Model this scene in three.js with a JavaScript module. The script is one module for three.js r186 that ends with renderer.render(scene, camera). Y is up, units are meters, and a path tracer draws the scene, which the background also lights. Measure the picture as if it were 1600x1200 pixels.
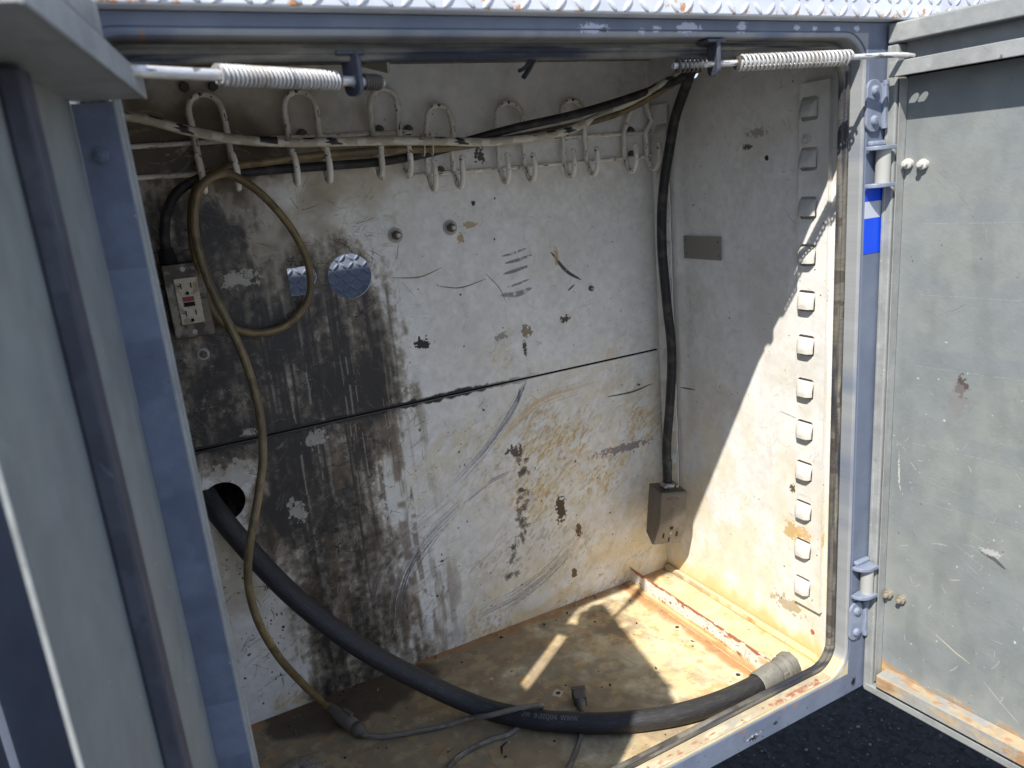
import * as THREE from 'three';
import { RoundedBoxGeometry } from 'three/addons/geometries/RoundedBoxGeometry.js';
import { mergeGeometries } from 'three/addons/utils/BufferGeometryUtils.js';
import { FontLoader } from 'three/addons/loaders/FontLoader.js';
import { TextGeometry } from 'three/addons/geometries/TextGeometry.js';

// ---------------------------------------------------------------- camera, sky, sun, exposure
const scene = new THREE.Scene();
const camera = new THREE.PerspectiveCamera(53.83, 4 / 3, 0.02, 400);
camera.position.set(-0.9356, 0.8412, 0.8156);
camera.rotation.set(-0.2621, -0.4653, -0.0901, 'YXZ');
camera.focus = 1.25; camera.userData.fStop = 7;
scene.add(camera);
const EXPOSURE = 1.36, SUN = 4.8, SKY = 0.85;
const renderer = new THREE.WebGLRenderer({ antialias: true });
renderer.toneMapping = THREE.LinearToneMapping;
renderer.toneMappingExposure = EXPOSURE;
renderer.shadowMap.enabled = true;
renderer.shadowMap.type = THREE.PCFSoftShadowMap;
{ // clear summer sky: deep blue overhead, paler towards the horizon
  const w = 128, h = 64, d = new Float32Array(w * h * 4);
  for (let j = 0; j < h; j++) for (let i = 0; i < w; i++) {
    const el = ((j + 0.5) / h - 0.5) * Math.PI, s = Math.max(0, Math.sin(el)), k = Math.pow(1 - s, 3.2);
    const o = (j * w + i) * 4;
    d[o] = SKY * (0.34 + 0.50 * k); d[o + 1] = SKY * (0.47 + 0.48 * k); d[o + 2] = SKY * (0.78 + 0.30 * k); d[o + 3] = 1;
  }
  const t = new THREE.DataTexture(d, w, h, THREE.RGBAFormat, THREE.FloatType);
  t.mapping = THREE.EquirectangularReflectionMapping; t.magFilter = t.minFilter = THREE.LinearFilter; t.needsUpdate = true;
  scene.background = t; scene.environment = t;
}
const SUNDIR = new THREE.Vector3(-1, 1.39, 0.672).normalize();
const sun = new THREE.DirectionalLight(new THREE.Color().setRGB(1, 0.96, 0.90), SUN);
sun.position.copy(SUNDIR).multiplyScalar(6); sun.castShadow = true; sun.shadow.mapSize.set(4096, 4096);
Object.assign(sun.shadow.camera, { left: -2.5, right: 2.5, top: 2.5, bottom: -2.5, near: 0.5, far: 14 }); sun.shadow.radius = 1;
scene.add(sun); scene.add(sun.target);

// ---------------------------------------------------------------- helpers
let seed = 7;
const rnd = () => { seed = (seed * 1664525 + 1013904223) >>> 0; return seed / 4294967296; };
const rr = (a, b) => a + (b - a) * rnd();
const ss = (a, b, x) => { const t = Math.min(1, Math.max(0, (x - a) / (b - a))); return t * t * (3 - 2 * t); };
const mix = (a, b, t) => a + (b - a) * t;
function hash(ix, iy, s) { let h = (Math.imul(ix, 374761393) + Math.imul(iy, 668265263) + Math.imul(s, 974634757)) | 0; h = Math.imul(h ^ (h >>> 13), 1274126177); return ((h ^ (h >>> 16)) >>> 0) / 4294967296; }
function vn(x, y, s) { const ix = Math.floor(x), iy = Math.floor(y); let fx = x - ix, fy = y - iy; fx = fx * fx * (3 - 2 * fx); fy = fy * fy * (3 - 2 * fy);
  return mix(mix(hash(ix, iy, s), hash(ix + 1, iy, s), fx), mix(hash(ix, iy + 1, s), hash(ix + 1, iy + 1, s), fx), fy); }
function fbm(x, y, o, s) { let a = 0.5, v = 0, t = 0; for (let i = 0; i < o; i++) { v += a * vn(x, y, s + i * 17); t += a; a *= 0.5; x = x * 2.03 + 3.1; y = y * 2.03 + 1.7; } return v / t; }

class Tex { // an sRGB picture of a surface, addressed in metres
  constructor(x0, y0, sx, sy, w, h, base) { Object.assign(this, { x0, y0, sx, sy, w, h }); this.d = new Float32Array(w * h * 3); for (let i = 0; i < w * h; i++) { this.d[i * 3] = base[0] / 255; this.d[i * 3 + 1] = base[1] / 255; this.d[i * 3 + 2] = base[2] / 255; } }
  lay(col, f, x0 = this.x0, y0 = this.y0, x1 = this.x0 + this.sx, y1 = this.y0 + this.sy) { // blend col where f(x, y) > 0
    const { w, h, d } = this, r = col[0] / 255, g = col[1] / 255, b = col[2] / 255;
    const i0 = Math.max(0, Math.floor((x0 - this.x0) / this.sx * w)), i1 = Math.min(w - 1, Math.ceil((x1 - this.x0) / this.sx * w)), j0 = Math.max(0, Math.floor((y0 - this.y0) / this.sy * h)), j1 = Math.min(h - 1, Math.ceil((y1 - this.y0) / this.sy * h));
    for (let j = j0; j <= j1; j++) { const y = this.y0 + (j + 0.5) / h * this.sy; for (let i = i0; i <= i1; i++) { const x = this.x0 + (i + 0.5) / w * this.sx; let a = f(x, y); if (a <= 0) continue; if (a > 1) a = 1; const o = (j * w + i) * 3; d[o] += (r - d[o]) * a; d[o + 1] += (g - d[o + 1]) * a; d[o + 2] += (b - d[o + 2]) * a; } }
    return this;
  }
  blob(x, y, rx, ry, col, a = 1, rough = 0.5) { const s = Math.floor(rnd() * 9999), k = 2.2 / Math.min(rx, ry), R = Math.max(rx, ry) * 1.7;
    return this.lay(col, (px, py) => { const u = (px - x) / rx, v = (py - y) / ry; const q = Math.sqrt(u * u + v * v) + (fbm(px * k, py * k, 4, s) - 0.5) * 2.4 * rough; return a * ss(1.08, 0.88, q); }, x - R, y - R, x + R, y + R); }
  stroke(p, w, col, a = 1, grain = 0.4, taper = 1) { // a rub or scratch along points p, width w, broken up by grain
    const s = Math.floor(rnd() * 9999); let L = 0; const seg = []; for (let i = 0; i + 1 < p.length; i++) { const l = Math.hypot(p[i + 1][0] - p[i][0], p[i + 1][1] - p[i][1]); seg.push([L, l]); L += l; }
    let ax = 1e9, ay = 1e9, bx = -1e9, by = -1e9; for (const q of p) { ax = Math.min(ax, q[0]); ay = Math.min(ay, q[1]); bx = Math.max(bx, q[0]); by = Math.max(by, q[1]); }
    const gk = 1.6 / Math.max(w, 0.0012);
    return this.lay(col, (x, y) => { let best = 9, bt = 0; for (let i = 0; i < seg.length; i++) { const A = p[i], B = p[i + 1], l = seg[i][1] || 1e-9, dx = (B[0] - A[0]) / l, dy = (B[1] - A[1]) / l; let t = (x - A[0]) * dx + (y - A[1]) * dy; t = Math.min(l, Math.max(0, t)); const q = Math.hypot(x - A[0] - dx * t, y - A[1] - dy * t); if (q < best) { best = q; bt = (seg[i][0] + t) / L; } }
      const ww = w * 0.5 * (taper ? Math.sqrt(Math.sin(Math.PI * Math.min(0.999, Math.max(0.001, bt)))) + 0.12 : 1); if (best > ww) return 0; const g = grain ? ss(grain - 0.18, grain + 0.18, vn(x * gk, y * gk, s) * 0.6 + vn(x * gk * 0.25, y * gk * 0.25, s + 3) * 0.4) : 1; return a * g * ss(ww, ww * 0.55, best); }, ax - w, ay - w, bx + w, by + w);
  }
  scratches(n, box, len, w, cols, a, ang) { for (let i = 0; i < n; i++) { const x = rr(box[0], box[2]), y = rr(box[1], box[3]), t = ang ? rr(ang[0], ang[1]) : rr(0, 6.283), l = rr(len[0], len[1]), c = rr(-0.3, 0.3); this.stroke([[x, y], [x + Math.cos(t) * l * 0.5, y + Math.sin(t) * l * 0.5], [x + Math.cos(t) * l * 0.5 + Math.cos(t + c) * l * 0.5, y + Math.sin(t) * l * 0.5 + Math.sin(t + c) * l * 0.5]], rr(w[0], w[1]), cols[Math.floor(rnd() * cols.length)], rr(a[0], a[1]), 0.3); } return this; }
  swoosh(p, width, n, cols, a, w = [0.0006, 0.002]) { // many fine nearly parallel rubs along a curve
    const c = new THREE.CatmullRomCurve3(p.map((q) => new THREE.Vector3(q[0], q[1], 0)), false, 'centripetal'), q = c.getPoints(28);
    for (let k = 0; k < n; k++) { const i0 = Math.floor(rnd() * 18), i1 = Math.min(28, i0 + 5 + Math.floor(rnd() * 16)), o = (rnd() + rnd() - 1) * width, o2 = o + rr(-0.3, 0.3) * width, r = []; for (let i = i0; i <= i1; i++) { const A = q[Math.max(0, i - 1)], B = q[Math.min(28, i + 1)], l = Math.hypot(B.x - A.x, B.y - A.y) || 1, oo = mix(o, o2, (i - i0) / (i1 - i0)); r.push([q[i].x - (B.y - A.y) / l * oo, q[i].y + (B.x - A.x) / l * oo]); } this.stroke(r, rr(w[0], w[1]), cols[Math.floor(rnd() * cols.length)], rr(a[0], a[1]), 0.42); } return this; }
  scuffs(n, box, len, cols, a, ang) { for (let i = 0; i < n; i++) { const x = rr(box[0], box[2]), y = rr(box[1], box[3]), t = ang ? rr(ang[0], ang[1]) : rr(0, 6.283), m = 3 + Math.floor(rnd() * 7), c = cols[Math.floor(rnd() * cols.length)], l = rr(len[0], len[1]), al = rr(a[0], a[1]); for (let k = 0; k < m; k++) { const u = rr(-0.5, 0.5) * l, v = rr(-0.22, 0.22) * l, q = t + rr(-0.12, 0.12), h = l * rr(0.15, 0.5), X = x + Math.cos(t) * u - Math.sin(t) * v, Y = y + Math.sin(t) * u + Math.cos(t) * v; this.stroke([[X - Math.cos(q) * h, Y - Math.sin(q) * h], [X + Math.cos(q) * h, Y + Math.sin(q) * h]], rr(0.0004, 0.0011), c, al * rr(0.5, 1), 0.4); } } return this; }
  chips(n, box, r, cols, a = [0.6, 1]) { for (let i = 0; i < n; i++) { const q = r[0] * Math.pow(r[1] / r[0], rnd() * rnd()); this.blob(rr(box[0], box[2]), rr(box[1], box[3]), q * rr(0.6, 1.5), q * rr(0.6, 1.5), cols[Math.floor(rnd() * cols.length)], rr(a[0], a[1]), 0.45); } return this; }
  grain(amp, k, s) { const { w, h, d } = this; for (let j = 0; j < h; j++) for (let i = 0; i < w; i++) { const x = this.x0 + i / w * this.sx, y = this.y0 + j / h * this.sy, n = 1 + amp * (fbm(x * k, y * k, 3, s) - 0.5) * 2 + amp * 0.5 * (hash(i, j, s) - 0.5), o = (j * w + i) * 3; d[o] *= n; d[o + 1] *= n; d[o + 2] *= n; } return this; }
  done(wrap) { const { w, h, d } = this, u = new Uint8Array(w * h * 4); for (let i = 0; i < w * h; i++) { for (let c = 0; c < 3; c++) u[i * 4 + c] = Math.max(0, Math.min(255, Math.round(d[i * 3 + c] * 255))); u[i * 4 + 3] = 255; }
    const t = new THREE.DataTexture(u, w, h, THREE.RGBAFormat); t.colorSpace = THREE.SRGBColorSpace; t.magFilter = THREE.LinearFilter; t.minFilter = THREE.LinearMipmapLinearFilter; t.generateMipmaps = true; t.wrapS = t.wrapT = wrap ? THREE.RepeatWrapping : THREE.ClampToEdgeWrapping;
    t.repeat.set(1 / this.sx, 1 / this.sy); t.offset.set(-this.x0 / this.sx, -this.y0 / this.sy); t.needsUpdate = true; this.d = null; return t; }
}
const bumpTex = (() => { // soft sheet-metal unevenness and paint peel, 0.4 m tile
  const n = 512, u = new Uint8Array(n * n * 4); const per = (x, y, k, s) => { const f = (a) => ((a % k) + k) % k, ix = Math.floor(x), iy = Math.floor(y), fx = ss(0, 1, x - ix), fy = ss(0, 1, y - iy); return mix(mix(hash(f(ix), f(iy), s), hash(f(ix + 1), f(iy), s), fx), mix(hash(f(ix), f(iy + 1), s), hash(f(ix + 1), f(iy + 1), s), fx), fy); };
  for (let j = 0; j < n; j++) for (let i = 0; i < n; i++) { const x = i / n, y = j / n, v = 0.4 * per(x * 6, y * 6, 6, 1) + 0.25 * per(x * 24, y * 24, 24, 2) + 0.2 * per(x * 90, y * 90, 90, 3) + 0.15 * per(x * 250, y * 250, 250, 4); const o = (j * n + i) * 4; u[o] = u[o + 1] = u[o + 2] = Math.round(v * 255); u[o + 3] = 255; }
  const t = new THREE.DataTexture(u, n, n, THREE.RGBAFormat); t.magFilter = t.minFilter = THREE.LinearFilter; t.wrapS = t.wrapT = THREE.RepeatWrapping; t.repeat.set(2.5, 2.5); t.needsUpdate = true; return t; })();
const std = (o) => new THREE.MeshStandardMaterial({ roughness: 0.6, metalness: 0, ...o });
const col = (r, g, b) => new THREE.Color().setRGB(r / 255, g / 255, b / 255, THREE.SRGBColorSpace);

const used = {};
const numbered = (n) => { if (!(n in used)) { used[n] = 0; return n; } used[n]++; return n + '_' + String(used[n]).padStart(3, '0'); };
function add(name, geo, mat, parent) { const g = Array.isArray(geo) ? (geo.length > 1 ? mergeGeometries(geo.map((q) => (q.index ? q.toNonIndexed() : q)).map((q) => { for (const k of Object.keys(q.attributes)) if (!['position', 'normal', 'uv'].includes(k)) q.deleteAttribute(k); return q; })) : geo[0]) : geo; const m = new THREE.Mesh(g, mat); m.name = name; m.castShadow = m.receiveShadow = true; parent.add(m); return m; }
function thing(name, label, category, pos = [0, 0, 0], group) { const o = new THREE.Group(); o.name = numbered(name); o.position.set(...pos); o.userData = { label, category }; if (group) o.userData.group = group; scene.add(o); return o; }
function metreUV(g) { const p = g.attributes.position, n = g.attributes.normal, uv = new Float32Array(p.count * 2); for (let i = 0; i < p.count; i++) { const ax = Math.abs(n.getX(i)), ay = Math.abs(n.getY(i)), az = Math.abs(n.getZ(i)); let u, v; if (az >= ax && az >= ay) { u = p.getX(i); v = p.getY(i); } else if (ax >= ay) { u = p.getZ(i); v = p.getY(i); } else { u = p.getX(i); v = p.getZ(i); } uv[i * 2] = u; uv[i * 2 + 1] = v; } g.setAttribute('uv', new THREE.BufferAttribute(uv, 2)); return g; }
const bx = (x0, y0, z0, x1, y1, z1, r = 0.0008) => { const w = x1 - x0, h = y1 - y0, d = z1 - z0; const rad = Math.min(r, w * 0.49, h * 0.49, d * 0.49); const g = new RoundedBoxGeometry(w, h, d, 2, rad); g.translate((x0 + x1) / 2, (y0 + y1) / 2, (z0 + z1) / 2); return metreUV(g.index ? g.toNonIndexed() : g); };
const ext = (shape, depth, bevel = 0, cs = 16) => new THREE.ExtrudeGeometry(shape, { depth: depth - 2 * bevel, bevelEnabled: bevel > 0, bevelThickness: bevel, bevelSize: bevel, bevelOffset: -bevel, bevelSegments: 2, curveSegments: cs }).translate(0, 0, bevel);
const rectS = (x0, y0, x1, y1, r = 0) => { const s = new THREE.Shape(); if (!r) { s.moveTo(x0, y0); s.lineTo(x1, y0); s.lineTo(x1, y1); s.lineTo(x0, y1); s.closePath(); return s; } s.moveTo(x0 + r, y0); s.lineTo(x1 - r, y0); s.absarc(x1 - r, y0 + r, r, -Math.PI / 2, 0); s.lineTo(x1, y1 - r); s.absarc(x1 - r, y1 - r, r, 0, Math.PI / 2); s.lineTo(x0 + r, y1); s.absarc(x0 + r, y1 - r, r, Math.PI / 2, Math.PI); s.lineTo(x0, y0 + r); s.absarc(x0 + r, y0 + r, r, Math.PI, 1.5 * Math.PI); return s; };
const circP = (x, y, r) => { const p = new THREE.Path(); p.absarc(x, y, r, 0, Math.PI * 2, true); return p; };
const cyl = (r, h, x, y, z, axis = 'y', seg = 20, r2 = r) => { const g = new THREE.CylinderGeometry(r2, r, h, seg); if (axis === 'x') g.rotateZ(-Math.PI / 2); if (axis === 'z') g.rotateX(Math.PI / 2); return g.translate(x, y, z); };
const V = (a) => new THREE.Vector3(...a);
function tube(pts, r, seg, rad = 10, tile = 0.2) { const c = new THREE.CatmullRomCurve3(pts.map(V), false, 'centripetal'); const g = new THREE.TubeGeometry(c, seg, r, rad, false), uv = g.attributes.uv, L = c.getLength(); for (let i = 0; i < uv.count; i++) uv.setX(i, uv.getX(i) * L / tile); return g; }
const capEnd = (p, r) => new THREE.SphereGeometry(r, 10, 8).translate(...p);
// bolts: axis along +z, seated at z = 0
function boltGeo(r, len, washer) { const g = []; if (washer) g.push(cyl(r * 2.3, r * 0.35, 0, 0, r * 0.17, 'z', 24)); const n0 = washer ? r * 0.35 : 0; const hex = new THREE.CylinderGeometry(r * 1.65, r * 1.65, r * 1.5, 6); hex.rotateX(Math.PI / 2); g.push(hex.translate(0, 0, n0 + r * 0.75)); g.push(cyl(r * 1.5, r * 0.2, 0, 0, n0 + r * 1.6, 'z', 18, r * 1.2)); g.push(cyl(r * 0.85, len, 0, 0, n0 + len / 2, 'z', 14)); g.push(cyl(r * 0.85, r * 0.25, 0, 0, n0 + len + r * 0.12, 'z', 14, r * 0.6)); return g; }
const orient = (gs, m) => gs.map((g) => g.applyMatrix4(m));
const M4 = (x, y, z, ry = 0, rx = 0, rz = 0) => new THREE.Matrix4().makeRotationFromEuler(new THREE.Euler(rx, ry, rz)).setPosition(x, y, z);

// ---------------------------------------------------------------- surfaces
const ZB = -0.3755, ZF = 0.113;
// back wall: white enamel, sooty oil film and drips at the left, ochre rust stains low at the right, rubs and scratches
const backTex = (() => {
  const T = new Tex(-1.08, -0.01, 1.09, 1.06, 1536, 1494, [234, 232, 226]);
  T.lay([190, 178, 154], (x, y) => 0.8 * ss(0.46, 0.62, fbm(x * 7, y * 7, 5, 11) * 0.8 + fbm(x * 40, y * 40, 3, 12) * 0.2 + (-0.6 - x) * 0.9 + (y - 0.85) * 0.4));
  T.lay([216, 209, 194], (x, y) => 0.35 * ss(0.46, 0.7, fbm(x * 10, y * 7, 5, 21)));
  // pale wiped swirls in the film, upper left
  for (let i = 0; i < 46; i++) { const x = rr(-0.84, -0.5), y = rr(0.76, 0.9), a = rr(0, 6), R = rr(0.012, 0.04); const p = []; for (let k = 0; k < 7; k++) p.push([x + R * Math.cos(a + k * 0.35), y + R * 0.6 * Math.sin(a + k * 0.35)]); T.stroke(p, rr(0.002, 0.008), [206, 198, 180], rr(0.35, 0.8), 0.4); }
  T.lay([214, 207, 192], (x, y) => 0.45 * ss(0.42, 0.7, fbm(x * 9 + 5, y * 6, 4, 23) * 0.5 + fbm(x * 150, y * 150, 3, 24) * 0.5));
  // ochre rust water stains
  const rust = (x, y) => { const d = Math.max(ss(0.34, 0.05, Math.hypot((x + 0.2) * 0.8, y - 0.3)), ss(0.075, 0.005, y + (fbm(x * 24, 3, 3, 5) - 0.5) * 0.07) * 0.95, 0.75 * ss(0.08, 0.01, Math.hypot(x + 0.36, (y - 0.56) * 0.8))); return d * ss(0.44, 0.68, fbm(x * 18, y * 12, 5, 31) * 0.75 + d * 0.22); };
  const zone = (x, y) => ss(-0.62, -0.5, x + (fbm(x * 8, y * 8, 3, 35) - 0.5) * 0.1) * ss(0.5, 0.42, y + (fbm(x * 8, y * 8, 3, 36) - 0.5) * 0.1);
  const dia = (x, y, k, sd) => fbm((x + y) * k, (y - x) * k * 2.3, 5, sd); // worn along a diagonal
  T.lay([216, 206, 180], (x, y) => 0.55 * ss(0.36, 0.6, fbm(x * 7, y * 7, 4, 46)) * zone(x, y) * ss(0.36, 0.6, dia(x, y, 14, 37)));
  T.lay([220, 200, 152], (x, y) => 0.55 * Math.max(zone(x, y) * 0.4 * ss(0.4, 0.6, fbm(x * 6, y * 6, 4, 39)), rust(x, y)) * ss(0.46, 0.66, dia(x, y, 26, 38)));
  T.lay([206, 172, 112], (x, y) => { const r = rust(x, y); return r > 0 ? 0.5 * r * ss(0.46, 0.7, dia(x, y, 48, 41)) : 0; });
  T.lay([180, 136, 78], (x, y) => { const r = Math.max(rust(x, y), 0.14 * zone(x, y)); return r > 0 ? 0.55 * r * ss(0.56, 0.7, dia(x, y, 80, 42)) : 0; });
  T.lay([156, 148, 130], (x, y) => 0.4 * zone(x, y) * ss(0.42, 0.6, fbm(x * 8, y * 8, 3, 40)) * ss(0.56, 0.7, dia(x, y, 60, 43)));
  T.lay([240, 238, 232], (x, y) => 0.4 * zone(x, y) * ss(0.6, 0.68, dia(x + 3, y, 70, 45)));
  T.lay([222, 198, 148], (x, y) => 0.65 * ss(0.2, 0.0, y) * ss(-0.62, -0.3, x) * ss(0.4, 0.62, fbm(x * 12, y * 22, 5, 44)));
  // brown oily film, upper left
  const film = (x, y) => ss(-0.60, -0.76, x + (fbm(x * 11, y * 11, 4, 47) - 0.5) * 0.3) * ss(0.62, 0.72, y);
  T.lay([128, 112, 88], (x, y) => { const f = film(x, y); return f > 0 ? 0.85 * f * ss(0.34, 0.56, fbm(x * 16, y * 16, 5, 48)) : 0; });
  T.lay([84, 70, 54], (x, y) => { const f = film(x, y); return f > 0 ? 0.8 * f * ss(0.46, 0.6, fbm(x * 13, y * 13, 5, 49)) * ss(1.02, 0.9, y) : 0; });
  for (let i = 0; i < 60; i++) { const x = rr(-0.88, -0.56), y = rr(0.76, 0.98), q = rr(0, 6), Rd = rr(0.01, 0.04), p = []; for (let k = 0; k < 7; k++) p.push([x + Rd * Math.cos(q + k * 0.35), y + Rd * 0.6 * Math.sin(q + k * 0.35)]); T.stroke(p, rr(0.0015, 0.007), [196, 184, 160], rr(0.25, 0.7), 0.45); }
  // soot
  const soot = (x, y) => {
    const wx = x + (fbm(x * 9, y * 9, 4, 51) - 0.5) * 0.12, wy = y + (fbm(x * 9, y * 9, 4, 52) - 0.5) * 0.12; let m = 0;
    m = Math.max(m, ss(-0.49, -0.585, wx) * ss(0.79, 0.72, wy + (wx + 0.6) * 0.1) * ss(0.42, 0.5, wy));
    m = Math.max(m, ss(-0.70, -0.80, wx) * ss(0.94, 0.84, wy) * ss(0.46, 0.58, wy));
    m = Math.max(m, ss(-0.55, -0.65, wx) * ss(-0.83, -0.74, wx) * ss(0.54, 0.47, wy) * mix(0.82, 1, ss(0.06, 0.3, wy)));
    return m; };
  const sootD = (x, y) => { const m = soot(x, y); if (m < 0.02) return 0; const n1 = fbm(x * 15, y * 11, 5, 61), n2 = fbm(x * 95, y * 14, 4, 62), n3 = fbm(x * 110, y * 110, 3, 63); return m * 0.92 + ((n1 - 0.5) * 1.0 + (n2 - 0.5) * 0.7 + (n3 - 0.5) * 0.6) * ss(0, 0.3, m); };
  T.lay([176, 166, 148], (x, y) => 0.85 * ss(0.06, 0.42, sootD(x, y)));
  T.lay([122, 112, 97], (x, y) => 0.85 * ss(0.24, 0.66, sootD(x, y)));
  T.lay([76, 69, 60], (x, y) => 0.85 * ss(0.46, 0.92, sootD(x, y)));
  T.lay([42, 38, 34], (x, y) => 0.85 * ss(0.7, 1.12, sootD(x, y)));
  T.lay([96, 78, 58], (x, y) => { const m = soot(x, y); return m > 0.05 && y < 0.5 ? 0.55 * m * ss(0.5, 0.64, fbm(x * 40, y * 10, 4, 64)) : 0; });
  // drips under the openings: fine vertical runs
  T.lay([46, 42, 38], (x, y) => { const xx = x + (fbm(3, y * 14, 2, 73) - 0.5) * 0.004; const b = ss(-0.785, -0.75, x) * ss(-0.53, -0.575, x); if (b <= 0) return 0; const top = 0.68, len = 0.2 + 0.5 * vn(xx * 60, 1, 71); return 0.8 * b * ss(0.52, 0.66, vn(xx * 240, y * 3, 72) * 0.6 + vn(xx * 90, y * 2.4, 74) * 0.4) * ss(top - len, top - len * 0.5, y) * ss(top + 0.03, top, y); });
  T.lay([160, 154, 142], (x, y) => { const b = ss(-0.79, -0.75, x) * ss(-0.545, -0.58, x) * ss(0.2, 0.4, y) * ss(0.69, 0.62, y); if (b <= 0) return 0; const xx = x + (fbm(5, y * 20, 2, 83) - 0.5) * 0.002; return 0.75 * b * ss(0.7, 0.82, vn(xx * 210, y * 2.2, 81)) * ss(0.36, 0.5, vn(x * 300, y * 60, 82)); });
  // brown run at the lower middle
  for (const [x, w, y0, y1, a] of [[-0.571, 0.02, 0.06, 0.46, 0.55], [-0.553, 0.012, 0.1, 0.34, 0.5], [-0.60, 0.01, 0.2, 0.45, 0.6]]) T.stroke([[x, y1], [x - 0.004, (y0 + y1) / 2], [x + 0.003, y0]], w, [96, 76, 58], a, 0.42);
  T.lay([122, 106, 88], (x, y) => { const b = ss(-0.66, -0.6, x) * ss(-0.46, -0.56, x + (fbm(x * 9, y * 9, 3, 91) - 0.5) * 0.1) * ss(0.49, 0.46, y); return b > 0 ? 0.7 * b * ss(0.5, 0.66, fbm(x * 60, y * 9, 5, 92) * 0.7 + fbm(x * 24, y * 24, 4, 93) * 0.3) : 0; });
  // light bare patches inside the soot
  for (const [x, y, a, b] of [[-0.772, 0.735, 0.022, 0.012], [-0.80, 0.50, 0.012, 0.006], [-0.775, 0.175, 0.008, 0.03], [-0.75, 0.35, 0.012, 0.02], [-0.84, 0.44, 0.03, 0.02], [-0.70, 0.465, 0.02, 0.012]]) T.blob(x, y, a, b, [190, 184, 172], 0.8, 0.9);
  T.scratches(420, [-0.9, 0.42, -0.52, 0.86], [0.008, 0.035], [0.0005, 0.0013], [[178, 170, 156], [140, 132, 120], [22, 20, 18]], [0.2, 0.7]);
  T.scuffs(120, [-0.9, 0.45, -0.54, 0.88], [0.01, 0.04], [[186, 178, 162], [150, 142, 128], [26, 24, 22]], [0.3, 0.8]);
  T.scratches(360, [-0.9, 0.03, -0.52, 0.47], [0.006, 0.03], [0.0005, 0.0014], [[196, 190, 176], [30, 27, 24], [58, 50, 42]], [0.2, 0.75]);
  T.scuffs(110, [-0.9, 0.03, -0.52, 0.47], [0.01, 0.035], [[196, 190, 176], [34, 30, 27]], [0.3, 0.8], [0.3, 1.2]);
  // crackle in the film
  T.lay([22, 20, 18], (x, y) => { const m = soot(x, y); if (m < 0.15) return 0; const n = Math.min(Math.abs(fbm(x * 26, y * 26, 4, 95) - 0.5), Math.abs(fbm(x * 52, y * 44, 4, 96) - 0.5) * 1.4); return 0.85 * m * ss(0.010, 0.003, n) * ss(0.35, 0.55, vn(x * 18, y * 18, 97)); });
  T.lay([190, 182, 166], (x, y) => { const m = soot(x, y); if (m < 0.15) return 0; const n = Math.abs(fbm(x * 46 + 9, y * 40, 4, 98) - 0.5); return 0.55 * m * ss(0.008, 0.002, n) * ss(0.5, 0.65, vn(x * 24, y * 24, 99)); });
  T.lay([24, 22, 20], (x, y) => (Math.abs(y - 0.4885) < 0.012 ? 0.95 * ss(-0.25, -0.45, x) * ss(0.0075, 0.0035, Math.abs(y - 0.4885) + (fbm(x * 70, y * 70, 4, 94) - 0.5) * 0.012) : 0));
  // wear all over the lower panel and the right
  T.scratches(700, [-0.6, 0.02, 0, 0.47], [0.003, 0.02], [0.0004, 0.0011], [[116, 108, 94], [160, 140, 106], [78, 72, 64], [240, 238, 232]], [0.15, 0.6]);
  T.scuffs(190, [-0.6, 0.02, 0, 0.47], [0.008, 0.035], [[120, 112, 96], [170, 146, 106], [90, 84, 76], [238, 236, 230]], [0.2, 0.6], [0.2, 1.3]);
  T.scratches(260, [-0.55, 0.5, 0, 0.85], [0.003, 0.016], [0.0004, 0.001], [[130, 122, 110], [84, 80, 74], [170, 150, 120]], [0.12, 0.5]);
  T.scuffs(50, [-0.55, 0.5, -0.03, 0.75], [0.008, 0.03], [[120, 114, 104], [160, 146, 122]], [0.2, 0.55]);
  T.scratches(90, [-0.9, 0.8, 0, 1.0], [0.005, 0.02], [0.0004, 0.001], [[130, 122, 110], [216, 210, 196]], [0.15, 0.5]);
  T.chips(150, [-0.92, 0.03, -0.02, 0.48], [0.0008, 0.004], [[52, 44, 36], [90, 70, 48], [34, 30, 28]]);
  T.chips(60, [-0.55, 0.5, -0.02, 0.98], [0.0006, 0.0022], [[60, 54, 48], [40, 36, 34]]);
  T.chips(70, [-0.92, 0.06, -0.8, 0.36], [0.001, 0.003], [[40, 36, 34]]);
  // single marks
  const arc = (p, w, c, a, g) => T.stroke(p.length > 2 ? new THREE.CatmullRomCurve3(p.map((q) => new THREE.Vector3(q[0], q[1], 0))).getPoints(14).map((q) => [q.x, q.y]) : p, w, c, a, g);
  T.swoosh([[-0.312, 0.486], [-0.33, 0.45], [-0.365, 0.41], [-0.41, 0.368], [-0.47, 0.325]], 0.009, 46, [[118, 120, 138], [150, 150, 164], [96, 98, 116]], [0.35, 0.75]);
  T.swoosh([[-0.31, 0.485], [-0.325, 0.46], [-0.335, 0.44]], 0.006, 16, [[84, 86, 100]], [0.5, 0.85], [0.001, 0.003]);
  T.swoosh([[-0.455, 0.285], [-0.53, 0.235], [-0.575, 0.19], [-0.60, 0.14], [-0.612, 0.07]], 0.018, 70, [[84, 82, 84], [60, 58, 58], [120, 118, 124], [232, 230, 226]], [0.3, 0.8]);
  T.swoosh([[-0.47, 0.30], [-0.56, 0.255], [-0.63, 0.19], [-0.655, 0.1]], 0.02, 50, [[226, 222, 214], [96, 92, 90], [140, 138, 144]], [0.25, 0.6]);
  T.swoosh([[-0.2, 0.16], [-0.27, 0.10], [-0.36, 0.06], [-0.45, 0.045]], 0.016, 60, [[120, 112, 104], [90, 84, 80], [236, 234, 228]], [0.25, 0.65]);
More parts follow.
